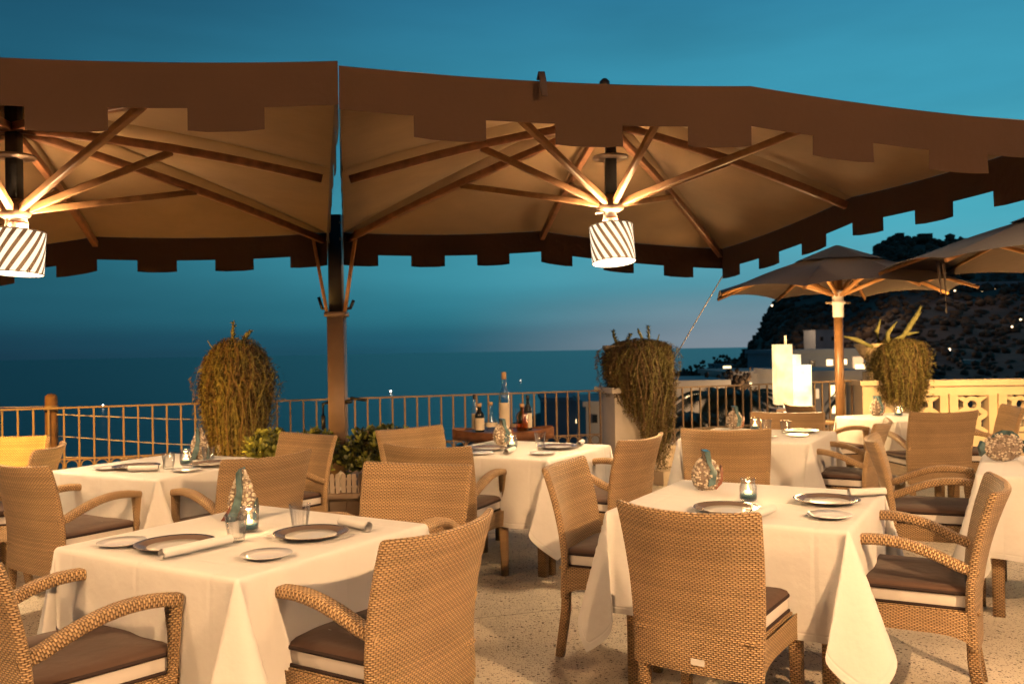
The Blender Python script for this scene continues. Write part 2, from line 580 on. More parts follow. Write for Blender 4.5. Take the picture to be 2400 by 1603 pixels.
# ------------------------------------------------------------------ mesh builder
class MB:
    def __init__(s):
        s.v, s.f, s.uv, s.mi, s.sm = [], [], [], [], []
    def face(s, idx, uvs=None, mi=0, smooth=False):
        s.f.append(tuple(idx))
        s.uv.append(uvs or [(0, 0)] * len(idx))
        s.mi.append(mi)
        s.sm.append(smooth)
    def grid(s, nu, nv, fn, uvfn=None, mi=0, smooth=True, closed=False):
        """fn(i,j) -> point ; i in 0..nu, j in 0..nv"""
        b = len(s.v)
        for j in range(nv + 1):
            for i in range(nu + 1):
                s.v.append(tuple(fn(i, j)))
        w = nu + 1
        for j in range(nv):
            for i in range(nu):
                q = (b + j * w + i, b + j * w + i + 1, b + (j + 1) * w + i + 1, b + (j + 1) * w + i)
                uv = [uvfn(i, j), uvfn(i + 1, j), uvfn(i + 1, j + 1), uvfn(i, j + 1)] if uvfn else None
                s.face(q, uv, mi, smooth)
    def box(s, c, size, M=None, mi=0, bev=0.0):
        x, y, z = (d / 2 for d in size)
        pts = [(-x, -y, -z), (x, -y, -z), (x, y, -z), (-x, y, -z), (-x, -y, z), (x, -y, z), (x, y, z), (-x, y, z)]
        c = Vector(c)
        b = len(s.v)
        for p in pts:
            p = Vector(p)
            if M is not None:
                p = M @ p
            s.v.append(tuple(p + c))
        for q, (du, dv) in (((0, 3, 2, 1), (0, 1)), ((4, 5, 6, 7), (0, 1)), ((0, 1, 5, 4), (0, 2)), ((1, 2, 6, 5), (1, 2)), ((2, 3, 7, 6), (0, 2)), ((3, 0, 4, 7), (1, 2))):
            s.face([b + k for k in q], [(pts[k][du], pts[k][dv]) for k in q], mi, False)
    def sweep(s, path, sect, closed=True, caps=True, mi=0, smooth=True, up=Vector((0, 0, 1)), scales=None):
        """sect: list of (a,b) offsets in the plane across the path"""
        P = [Vector(p) for p in path]
        n = len(sect)
        b0 = len(s.v)
        per = [0]
        for k in range(n):
            a, c = sect[k], sect[(k + 1) % n]
            per.append(per[-1] + sqrt((a[0] - c[0]) ** 2 + (a[1] - c[1]) ** 2))
        ln = 0
        lens = []
        for i, p in enumerate(P):
            t = (P[min(i + 1, len(P) - 1)] - P[max(i - 1, 0)]).normalized()
            sd = t.cross(up)
            if sd.length < 1e-4:
                sd = t.cross(Vector((0, 1, 0)))
            sd.normalize()
            u2 = sd.cross(t)
            k = scales[i] if scales else 1
            for a, c in sect:
                s.v.append(tuple(p + sd * a * k + u2 * c * k))
            if i:
                ln += (p - P[i - 1]).length
            lens.append(ln)
        for i in range(len(P) - 1):
            for k in range(n):
                k2 = (k + 1) % n
                s.face((b0 + i * n + k, b0 + i * n + k2, b0 + (i + 1) * n + k2, b0 + (i + 1) * n + k),
                       [(per[k], lens[i]), (per[k + 1], lens[i]), (per[k + 1], lens[i + 1]), (per[k], lens[i + 1])], mi, smooth)
        if caps:
            s.face([b0 + k for k in range(n)][::-1], None, mi, False)
            e = b0 + (len(P) - 1) * n
            s.face([e + k for k in range(n)], None, mi, False)
    def tube(s, path, r, n=8, mi=0, scales=None, caps=True):
        s.sweep(path, [(r * cos(2 * pi * k / n), r * sin(2 * pi * k / n)) for k in range(n)], mi=mi, scales=scales, caps=caps)
    def lathe(s, prof, n=24, c=(0, 0, 0), mi=0, smooth=True, flute=0, nf=10):
        c = Vector(c)
        b = len(s.v)
        for r, z in prof:
            for k in range(n):
                a = 2 * pi * k / n
                rr = r * (1 + flute * cos(nf * a))
                s.v.append((c.x + rr * cos(a), c.y + rr * sin(a), c.z + z))
        for i in range(len(prof) - 1):
            for k in range(n):
                k2 = (k + 1) % n
                if prof[i][0] <= 1e-5:
                    s.face((b + i * n, b + (i + 1) * n + k2, b + (i + 1) * n + k), None, mi, smooth)
                    continue
                if prof[i + 1][0] <= 1e-5:
                    s.face((b + i * n + k, b + i * n + k2, b + (i + 1) * n), None, mi, smooth)
                    continue
                s.face((b + i * n + k, b + i * n + k2, b + (i + 1) * n + k2, b + (i + 1) * n + k), None, mi, smooth)
        if prof[0] == prof[-1]:
            return
        if prof[0][0] > 1e-5:
            s.face([b + k for k in range(n)][::-1], None, mi, False)
        if prof[-1][0] > 1e-5:
            e = b + (len(prof) - 1) * n
            s.face([e + k for k in range(n)], None, mi, False)
    def blob(s, c, r, mi=0, sq=(1, 1, 1), n=5, mm=7, jit=0):
        c = Vector(c)
        b = len(s.v)
        ph = random.random() * 9
        for j in range(n + 1):
            th = pi * j / n
            for k in range(mm):
                a = 2 * pi * k / mm + ph
                q = 1 + jit * (random.random() - .5)
                s.v.append((c.x + r * sq[0] * sin(th) * cos(a) * q, c.y + r * sq[1] * sin(th) * sin(a) * q, c.z + r * sq[2] * cos(th) * q))
        for j in range(n):
            for k in range(mm):
                k2 = (k + 1) % mm
                if j == 0:
                    s.face((b, b + mm + k, b + mm + k2), None, mi, True)
                    continue
                if j == n - 1:
                    s.face((b + j * mm + k, b + (j + 1) * mm, b + j * mm + k2), None, mi, True)
                    continue
                s.face((b + j * mm + k, b + (j + 1) * mm + k, b + (j + 1) * mm + k2, b + j * mm + k2), None, mi, True)
    def mesh(s, name, mats):
        me = bpy.data.meshes.new(name)
        me.from_pydata(s.v, [], s.f)
        for m in (mats if isinstance(mats, (list, tuple)) else [mats]):
            me.materials.append(m)
        ul = me.uv_layers.new(name='UVMap')
        flat = [c for q in s.uv for p in q for c in p]
        ul.data.foreach_set('uv', flat)
        me.polygons.foreach_set('material_index', s.mi)
        me.polygons.foreach_set('use_smooth', s.sm)
        me.validate()
        me.update()
        return me
    def build(s, name, mats, parent=None, loc=None, rotz=None):
        o = bpy.data.objects.new(name, s.mesh(name, mats))
        col.objects.link(o)
        if parent:
            o.parent = parent
        if loc is not None:
            o.location = loc
        if rotz is not None:
            o.rotation_euler = (0, 0, rotz)
        return o

def rsq(w, h, r, n=3):
    """rounded rectangle section"""
    pts = []
    for cx, cy, a0 in ((w / 2 - r, h / 2 - r, 0), (-w / 2 + r, h / 2 - r, pi / 2), (-w / 2 + r, -h / 2 + r, pi), (w / 2 - r, -h / 2 + r, 1.5 * pi)):
        for k in range(n + 1):
            a = a0 + k / n * pi / 2
            pts.append((cx + r * cos(a), cy + r * sin(a)))
    return pts
def tag(o, label=None, cat=None, group=None, kind=None):
    if label: o['label'] = label
    if cat: o['category'] = cat
    if group: o['group'] = group
    if kind: o['kind'] = kind
    return o
def thing(name, label, cat, loc=(0, 0, 0), rotz=0, group=None):
    o = bpy.data.objects.new(name, None)
    col.objects.link(o)
    o.empty_display_size = .1
    o.location = loc
    o.rotation_euler = (0, 0, rotz)
    return tag(o, label, cat, group)
def kids(o):
    return [c for c in KID.get(o.name, [])]
def copy_tree(o, loc, rotz, label, parent=None):
    c = o.copy()
    col.objects.link(c)
    if parent:
        c.parent = parent
    else:
        c.location = loc
        c.rotation_euler = (0, 0, rotz)
        c['label'] = label
    for ch in list(o.children):
        copy_tree(ch, None, None, None, c)
    return c
def part_copy(o, loc, parent, rot=None):
    c = o.copy()
    col.objects.link(c)
    c.parent = parent
    c.location = loc
    if rot is not None:
        c.rotation_euler = rot
    return c

# ------------------------------------------------------------------ setting: sea, hill, floor
b = MB()
b.grid(40, 40, lambda i, j: ((i / 40 - .5) * 2 * 60000, -8000 + j / 40 * 68000, -100))
tag(b.build('sea', SEAM), kind='structure')

HP = [(-.2, -.06), (.05, -.06), (.085, -.058), (.15, -.047), (.175, -.040), (.195, -.032), (.215, -.034), (.238, -.027), (.262, -.017), (.272, -.004), (.284, .012), (.291, .030), (.305, .050), (.33, .066), (.39, .080), (.415, .098), (.424, .112), (.44, .118), (.50, .116), (.54, .108), (.60, .112), (.75, .12), (1.1, .13), (2.0, .10)]
def HE(t):
    for (a, ea), (c, ec) in zip(HP, HP[1:]):
        if t <= c:
            return ea + (ec - ea) * max(0, (t - a)) / (c - a)
    return HP[-1][1]
def hill_z(t, r):
    """ground height at tangent azimuth t and distance r (metres)"""
    E = HE(t)
    near = -.27
    s_ = min(1, max(0, math.log(r / 26) / math.log(900 / 26)))
    k = s_ ** .75
    e = near + (E - near) * k
    z = 1.45 + e * r
    x, y = t * r, r
    z += noise.noise(Vector((x * .02, y * .02, 0))) * .012 * r * min(1, s_ * 1.5) + noise.noise(Vector((x * .09, y * .09, 3))) * .004 * r
    return z
TS = [.06 + i * .012 for i in range(60)] + [.79 + .07 * i for i in range(18)]
RS = [26 * (900 / 26) ** (j / 60) for j in range(61)]
b = MB()
def hp(i, j):
    t = TS[i]
    if j <= 60:
        r = RS[j]
        return (t * r, r, hill_z(t, r))
    r = 900 + (j - 60) * 120
    z = hill_z(t, 900)
    return (t * r, r, z + (-110 - z) * ((j - 60) / 4) ** 1.2)
b.grid(len(TS) - 1, 64, hp)
# cliff skirt at the left end, down to the sea
t0 = TS[0]
def skirt(i, j):
    r = RS[i]
    return (t0 * r - j * r * .05, r, hill_z(t0, r) + (-104 - hill_z(t0, r)) * j / 3)
b.grid(60, 3, skirt)
tag(b.build('hillside', HILLM), kind='structure')

# dark trees that cover the hill, read as one mass
b = MB()
for k in range(7500):
    t = random.uniform(.1, .95)
    s_ = random.random() ** .45
    r = 70 * (905 / 70) ** s_
    R = r * random.uniform(.0022, .0052)
    b.blob((t * r, r, hill_z(t, r) + R * .4), R, sq=(1.2, 1.2, .9), n=3, mm=5, jit=.6)
for k in range(700):                       # ridge and cliff edge
    t = random.uniform(.20, .62)
    r = random.uniform(860, 905)
    R = r * random.uniform(.0012, .0036)
    b.blob((t * r, r, hill_z(t, min(r, 900)) + R * .5), R, sq=(1.1, 1.1, 1.0), n=4, mm=6, jit=.7)
tag(b.build('hill_woods', FOREST), 'dark trees and scrub covering the headland hill', 'woods', kind='stuff')

# terrace floor, following the seaward railing
PA, PB, PC, PD = (-7.2, 7.04), (1.15, 9.52), (4.42, 10.95), (9.5, 10.12)
b = MB()
poly = [(-9, -4), (9.5, -4), (9.5, 10.12), PC, PB, PA, (-9, 6.5)]
n0 = len(b.v)
for x, y in poly: b.v.append((x, y, 0))
for x, y in poly: b.v.append((x, y, -.4))
b.face(range(n0, n0 + 7))
for k in range(7):
    b.face((n0 + k, n0 + 7 + k, n0 + 7 + (k + 1) % 7, n0 + (k + 1) % 7))
b.face([n0 + 7 + k for k in range(7)][::-1])
tag(b.build('terrace_floor', FLOORM), kind='structure')
# terrace retaining wall under the floor
b = MB()
n0 = len(b.v)
for z in (-.4, -14):
    for x, y in poly: b.v.append((x * .985, y * .985, z))
for k in range(7):
    b.face((n0 + k, n0 + 7 + k, n0 + 7 + (k + 1) % 7, n0 + (k + 1) % 7))
tag(b.build('retaining_wall', PLASTER), kind='structure')

# gravel strip along the left plinth
b = MB()
for k in range(2600):
    x = random.uniform(-5.2, -2.35)
    yl = 7.04 + (x + 7.2) * .297
    y = yl - .55 - random.random() ** .8 * 1.25
    if y < 5.6 + .35 * noise.noise(Vector((x * 2, 0, 0))): continue
    r = random.uniform(.012, .027)
    b.blob((x, y, r * .3), r, sq=(1.2, 1, .6), n=3, mm=5, jit=.5)
tag(b.build('gravel', GRAVEL), 'strip of loose gravel in front of the low amber lit wall', 'gravel', kind='stuff')

# unseen wall added behind the camera to bounce warm light and block sky
b = MB()
b.box((0, -3.6, 2.7), (22, .4, 6.2))
tag(b.build('unseen_bounce_wall', PLASTER), kind='structure')

def run(p, q):
    d = Vector((q[0] - p[0], q[1] - p[1], 0))
    return d.length, d.normalized(), atan2(d.y, d.x)
# low plinth walls that carry the railings, with a step in front
def plinth(name, label, p, q):
    ln, d, a = run(p, q)
    o = thing(name, label, 'low wall', (p[0], p[1], 0), a)
    b = MB(); b.box((ln / 2, 0, .165), (ln, .26, .33)); b.build('wall_body', PLASTER, o)
    b = MB(); b.box((ln / 2, -.01, .355), (ln, .32, .045)); b.build('coping', PLASTER, o)
    b = MB(); b.box((ln / 2, -.31, .075), (ln, .36, .15)); b.build('step', PLASTER, o)
    return o
plinth('low_wall', 'long low cream wall under the left railing, lit amber at its left end', (-7.2, 7.04), (.95, 9.46))
plinth('low_wall', 'short low cream wall under the railing behind the glowing box lamp', (1.36, 9.60), (4.2, 10.85))

# railings: every bar and ring a part
def railing(name, label, p, q, n):
    ln, d, a = run(p, q)
    o = thing(name, label, 'railing', (p[0], p[1], 0), a)
    b = MB(); b.box((ln / 2, 0, .995), (ln, .034, .016)); b.build('top_rail', RAILM, o)
    b = MB(); b.box((ln / 2, 0, .527), (ln, .018, .014)); b.build('middle_rail', RAILM, o)
    b = MB(); b.box((ln / 2, 0, .405), (ln, .018, .014)); b.build('bottom_rail', RAILM, o)
    sp = ln / n
    bar = ring = None
    for k in range(n + 1):
        if bar is None:
            b = MB(); b.box((0, 0, 0), (.016, .016, .604)); bar = b.build('bar', RAILM, o, (0, 0, .682))
        else:
            part_copy(bar, (k * sp, 0, .682), o)
    for k in range(n):
        if ring is None:
            b = MB()
            R = min(sp, .125) / 2 - .008
            b.grid(18, 4, lambda i, j: ((R - .004 + .006 * cos(j * pi / 2)) * cos(i * pi / 9), .006 * sin(j * pi / 2), (R - .004 + .006 * cos(j * pi / 2)) * sin(i * pi / 9)))
            ring = b.build('ring', RAILM, o, (sp / 2, 0, .466))
        else:
            part_copy(ring, ((k + .5) * sp, 0, .466), o)
    return o
railing('railing', 'long cream iron railing with ring frieze facing the sea', (-7.2, 7.04), (.94, 9.455), 68)
railing('railing', 'shorter amber lit iron railing behind the glowing box lamp', (1.36, 9.60), (4.2, 10.85), 26)

# pillars with urns and trailing plants
def pillar(label, x, y, a, w, h, m):
    o = thing('pillar', label, 'pillar', (x, y, 0), a, 'railing pillars')
    b = MB(); b.box((0, 0, .1), (w + .16, w + .16, .2)); b.build('base', m, o)
    b = MB(); b.box((0, 0, .2 + (h - .26) / 2), (w, w, h - .26)); b.build('shaft', m, o)
    b = MB(); b.box((0, 0, h - .03), (w + .10, w + .10, .06)); b.build('cap', m, o)
    return o
pillar('cream pillar hidden by the trailing plant beside the mast', -2.65, 8.34, .29, .34, 1.0, WHITEP)
pillar('white pillar under the dark trailing plant, right of the bottle cart', 1.19, 9.50, .33, .36, 1.03, WHITEP)
pillar('amber lit pillar where railing meets pierced parapet', 4.45, 10.9, .1, .42, 1.0, PLASTER)
def urn(label, x, y, z, s=1.0):
    o = thing('urn', label, 'urn', (x, y, z), 0, 'stone urns on the pillars')
    b = MB(); b.box((0, 0, .05), (.30 * s, .30 * s, .1)); b.build('plinth_block', STONE, o)
    b = MB(); b.lathe([(.10 * s, .1), (.075 * s, .14), (.07 * s, .18), (.12 * s, .22), (.22 * s, .30), (.29 * s, .40), (.315 * s, .42), (.315 * s, .45), (.27 * s, .45), (.25 * s, .40)], 28)
    b.build('bowl', STONE, o)
    return o
urn('stone urn buried in the bushy trailing plant beside the mast', -2.65, 8.34, 1.0, .72)
urn('stone urn with its rim showing left of the dark trailing plant', 1.22, 9.50, 1.03, .76)
urn('amber lit stone urn at the start of the pierced parapet', 4.52, 10.9, 1.0, .78)

def trailing(label, x, y, z, R, H, Lmin, Lmax, n, seed, bias=None, cact=(), m1=HANG1, m2=HANG2):
    rnd = random.Random(seed)
    o = thing('trailing_plant', label, 'plant', (x, y, z), 0, 'trailing plants in the urns')
    b = MB()
    for k in range(n):
        a = rnd.uniform(0, 2 * pi)
        r0 = R * sqrt(rnd.random()) * .95
        Ls = rnd.uniform(Lmin, Lmax)
        stray = 1.28 if rnd.random() < .07 else 1
        if bias:
            w = .5 + .5 * cos(a - bias[0])
            Ls = Lmin + (Ls - Lmin) * (1 - bias[1] + bias[1] * w * w)
        rmax = stray * R * (rnd.uniform(.62, 1.06) + .10 * noise.noise(Vector((cos(a) * 2.2, sin(a) * 2.2, seed))))
        pts = []
        st = 13
        dz0 = H * sqrt(max(0, 1 - (r0 / R) ** 2)) * rnd.uniform(.6, 1.1)
        wob = rnd.uniform(0, 9)
        for i in range(st + 1):
            t = i / st
            s_ = t * Ls
            if t < .18:
                q = t / .18
                r = r0 + (rmax - r0) * q
                zz = dz0 * (1 - q * q)
            else:
                r = rmax * (1 + .16 * sin(pi * min(1, (t - .18) * 1.3)) - .30 * (t - .18)) + .02 * sin(7 * t + wob)
                zz = -(t - .18) / .82 * Ls
            aa = a + .13 * sin(5 * t + wob)
            pts.append(Vector((r * cos(aa) + .022 * sin(9 * t + wob), r * sin(aa) + .012 * cos(8 * t + wob * 2), zz + .01 * sin(11 * t + wob))))
        mi = 0 if rnd.random() < .62 else 1
        wd = rnd.uniform(.0018, .0036)
        for i in range(st):
            p, q = pts[i], pts[i + 1]
            tdir = (q - p).normalized()
            sd = tdir.cross(Vector((cos(a), sin(a), .3))).normalized() * wd
            i0 = len(b.v)
            b.v += [tuple(p - sd), tuple(p + sd), tuple(q + sd), tuple(q - sd)]
            b.face((i0, i0 + 1, i0 + 2, i0 + 3), None, mi, False)
            for _ in range(5):
                ph = rnd.uniform(0, 2 * pi)
                ld = Vector((cos(ph), sin(ph), rnd.uniform(-1.4, .3))).normalized()
                ll = rnd.uniform(.016, .048)
                pp = p.lerp(q, rnd.random())
                ss = ld.cross(Vector((rnd.random(), rnd.random(), 1))).normalized() * ll * .16
                i0 = len(b.v)
                b.v += [tuple(pp), tuple(pp + ld * ll * .5 + ss), tuple(pp + ld * ll), tuple(pp + ld * ll * .5 - ss)]
                b.face((i0, i0 + 1, i0 + 2, i0 + 3), None, mi, False)
    tag(b.build('trailing_stems', [m1, m2], o), kind='stuff')
    for (pts, r, leafy) in cact:
        c = MB()
        n_ = len(pts)
        c.tube(pts, r, 7, scales=[.8] + [1 + .25 * sin(3 * i) for i in range(1, n_ - 1)] + [.35])
        if leafy:
            for i in range(60):
                t = rnd.uniform(.15, 1)
                p = Vector(pts[0]).lerp(Vector(pts[-1]), t)
                ph = rnd.uniform(0, 2 * pi)
                ld = Vector((cos(ph), sin(ph), .6)).normalized() * .045
                ss = Vector((-sin(ph), cos(ph), 0)) * .008
                i0 = len(c.v)
                c.v += [tuple(p), tuple(p + ld * .5 + ss), tuple(p + ld), tuple(p + ld * .5 - ss)]
                c.face((i0, i0 + 1, i0 + 2, i0 + 3))
        c.build('upright_stem', CACT, o)
    return o
trailing('olive trailing plant in a rounded mop beside the dark mast', -2.62, 8.30, 1.30, .295, .31, .30, .92, 1250, 1,
         cact=[([(-.02, 0, .25), (-.03, 0, .36), (-.02, 0, .46)], .018, True), ([(.05, 0, .24), (.10, .02, .34), (.14, .02, .37)], .022, True), ([(-.20, 0, .18), (-.27, 0, .29)], .010, False)])
trailing('dark brown trailing plant spilling low to the right of the white pillar', 1.36, 9.44, 1.42, .34, .12, .35, 1.42, 1250, 2, bias=(-.35, .8), m1=HANG2, m2=HANG1,
         cact=[([(-.22, 0, .05), (-.26, 0, .16), (-.27, 0, .22)], .016, True), ([(-.12, 0, .08), (-.08, 0, .17)], .012, True), ([(.06, 0, .1), (.01, 0, .2), (.0, 0, .24)], .016, False), ([(.12, 0, .1), (.11, 0, .26)], .016, True), ([(.2, 0, .06), (.23, 0, .17)], .014, False), ([(-.30, 0, .02), (-.37, 0, .05)], .012, False)])
trailing('amber lit trailing plant with flat cactus arms by the parapet', 4.74, 10.75, 1.38, .29, .13, .35, .86, 1000, 3, bias=(-.2, .35),
         cact=[([(-.35, -.1, .03), (-.55, -.1, .12), (-.72, -.1, .17)], .028, False), ([(-.27, -.1, .08), (-.30, -.1, .22), (-.25, -.1, .36)], .030, False), ([(-.17, -.1, .08), (-.16, -.1, .2), (-.05, -.1, .33)], .030, False), ([(0, -.1, .12), (.08, -.1, .24), (.20, -.1, .41), (.25, -.1, .52)], .034, False), ([(-.1, -.1, .1), (.06, -.1, .18), (.22, -.1, .2)], .026, False)])

# pierced parapet on the right
ln, d, a = run((4.68, 10.87), (9.4, 10.35))
par = thing('parapet', 'amber lit parapet pierced with crossed bars and rings', 'parapet', (4.68, 10.87, 0), a)
b = MB(); b.box((ln / 2, 0, .955), (ln, .30, .07)); b.build('coping', PLASTER, par)
b = MB(); b.box((ln / 2, 0, .86), (ln, .20, .12)); b.build('upper_band', PLASTER, par)
b = MB(); b.box((ln / 2, 0, .17), (ln, .24, .34)); b.build('lower_band', PLASTER, par)
pit = .565
post = barp = rg = None
for k in range(8):
    x = .10 + k * pit
    if post is None:
        b = MB(); b.box((0, 0, 0), (.21, .2, .46)); post = b.build('pier', PLASTER, par, (x, 0, .57))
        b = MB(); b.box((0, -.095, 0), (.022, .05, .5)); fillet = b.build('fillet', PLASTER, par, (x, -.03, .57))
    else:
        part_copy(post, (x, 0, .57), par); part_copy(fillet, (x, -.03, .57), par)
    xc = x + pit / 2
    for zc in (.685, .455):
        for s_ in (1, -1):
            for e_ in (1, -1):
                q_ = Vector((xc + e_ * .155 * cos(.6), .003 * s_, zc - s_ * e_ * .155 * sin(.6)))
                if barp is None:
                    b = MB(); b.box((0, 0, 0), (.13, .10, .060)); barp = b.build('crossed_bar', PLASTER, par, q_, None)
                    barp.rotation_euler = (0, .6, 0)
                else:
                    part_copy(barp, q_, par, (0, .6 * s_, 0))
        if rg is None:
            b = MB()
            prof = [(.052, -.056), (.106, -.056), (.106, .056), (.052, .056), (.052, -.056)]
            nn = 20
            for r_, y_ in prof:
                for q in range(nn):
                    b.v.append((r_ * cos(2 * pi * q / nn), y_, r_ * sin(2 * pi * q / nn)))
            for i in range(4):
                for q in range(nn):
                    b.face((i * nn + q, i * nn + (q + 1) % nn, (i + 1) * nn + (q + 1) % nn, (i + 1) * nn + q))
            rg = b.build('pierced_ring', PLASTER, par, (xc, 0, zc))
        else:
            part_copy(rg, (xc, 0, zc), par)

# rusty cut-off post outside the left railing, with slack cables
o = thing('cut_post', 'rusty cut off pipe post with a white band behind the left railing', 'post', (-4.30, 8.15, 0))
b = MB(); b.lathe([(.055, -1.5), (.055, 1.07), (.05, 1.10), (.03, 1.115), (0, 1.12)], 16); b.build('pipe', POSTM, o)
b = MB(); b.lathe([(.060, .955), (.062, .96), (.062, 1.005), (.060, 1.01)], 16); b.build('band', RAILM, o)
for pts, lb in ((((-4.3, 8.12, .93), (-3.4, 8.5, .84), (-2.6, 8.9, .78)), 'thin upper slack cable running right from the rusty post'),
                (((-7.5, 7.4, .78), (-4.3, 8.2, .72), (-3.4, 8.5, .60), (-2.6, 8.9, .50)), 'thin middle slack cable passing the rusty post'),
                (((-4.2, 8.2, .52), (-3.5, 8.6, .44), (-2.8, 8.8, .40)), 'thin lowest slack cable behind the left railing'),
                (((-7.5, 7.3, 1.03), (-4.35, 8.14, 1.00)), 'thin cable ending at the white band of the rusty post')):
    b = MB(); b.tube(pts, .005, 5); tag(b.build('cable', ROPE), lb, 'cable', 'cables behind the left railing')

# ------------------------------------------------------------------ double cantilever umbrella
MAST = Vector((-1.50, 7.5, 0))
mast = thing('umbrella_mast', 'square bronze mast carrying both big canopies with V struts and handles', 'umbrella mast', MAST)
b = MB(); b.sweep([(0, 0, 0), (0, 0, 1.78)], rsq(.145, .145, .012)); b.build('lower_post', STEEL, mast)
b = MB(); b.sweep([(0, 0, 1.78), (0, 0, 2.63)], rsq(.115, .115, .01)); b.build('upper_post', DARKST, mast)  # black material puts the canopies' shade into the upper post's colour
b = MB()
for k in range(4):
    b.box((.055 * (1 if k % 2 else -1), -.058, 2.56 - .14 * (k // 2)), (.02, .02, .02))
b.build('bolt', STEEL, mast)
b = MB(); b.sweep([(0, 0, 1.76), (0, 0, 1.80)], rsq(.19, .17, .02)); b.build('collar', STEEL, mast)
for s_ in (-1, 1):
    b = MB(); b.sweep([(s_ * .075, -.03, 1.79), (s_ * .19, -.05, 2.49)], rsq(.028, .028, .004)); b.build('strut', WOODT, mast)
    b = MB(); b.tube([(s_ * .08, 0, 1.83), (s_ * .12, -.01, 1.83), (s_ * .15, -.01, 1.90 if s_ > 0 else 1.93)], .014, 8); b.build('handle', BLACKP, mast)
b = MB(); b.tube([(.07, -.04, 1.03), (.13, -.06, 1.04)], .018, 8); b.tube([(.12, -.06, 1.065), (.26, -.08, 1.045)], .013, 8); b.build('lever', BLACKP, mast)
b = MB(); b.tube([(-.07, -.02, 1.03), (-.12, -.04, 1.02), (-.12, -.04, .9)], .014, 8); b.tube([(-.12, -.04, .92), (-.118, -.04, .8)], .018, 8); b.build('crank', BLACKP, mast)

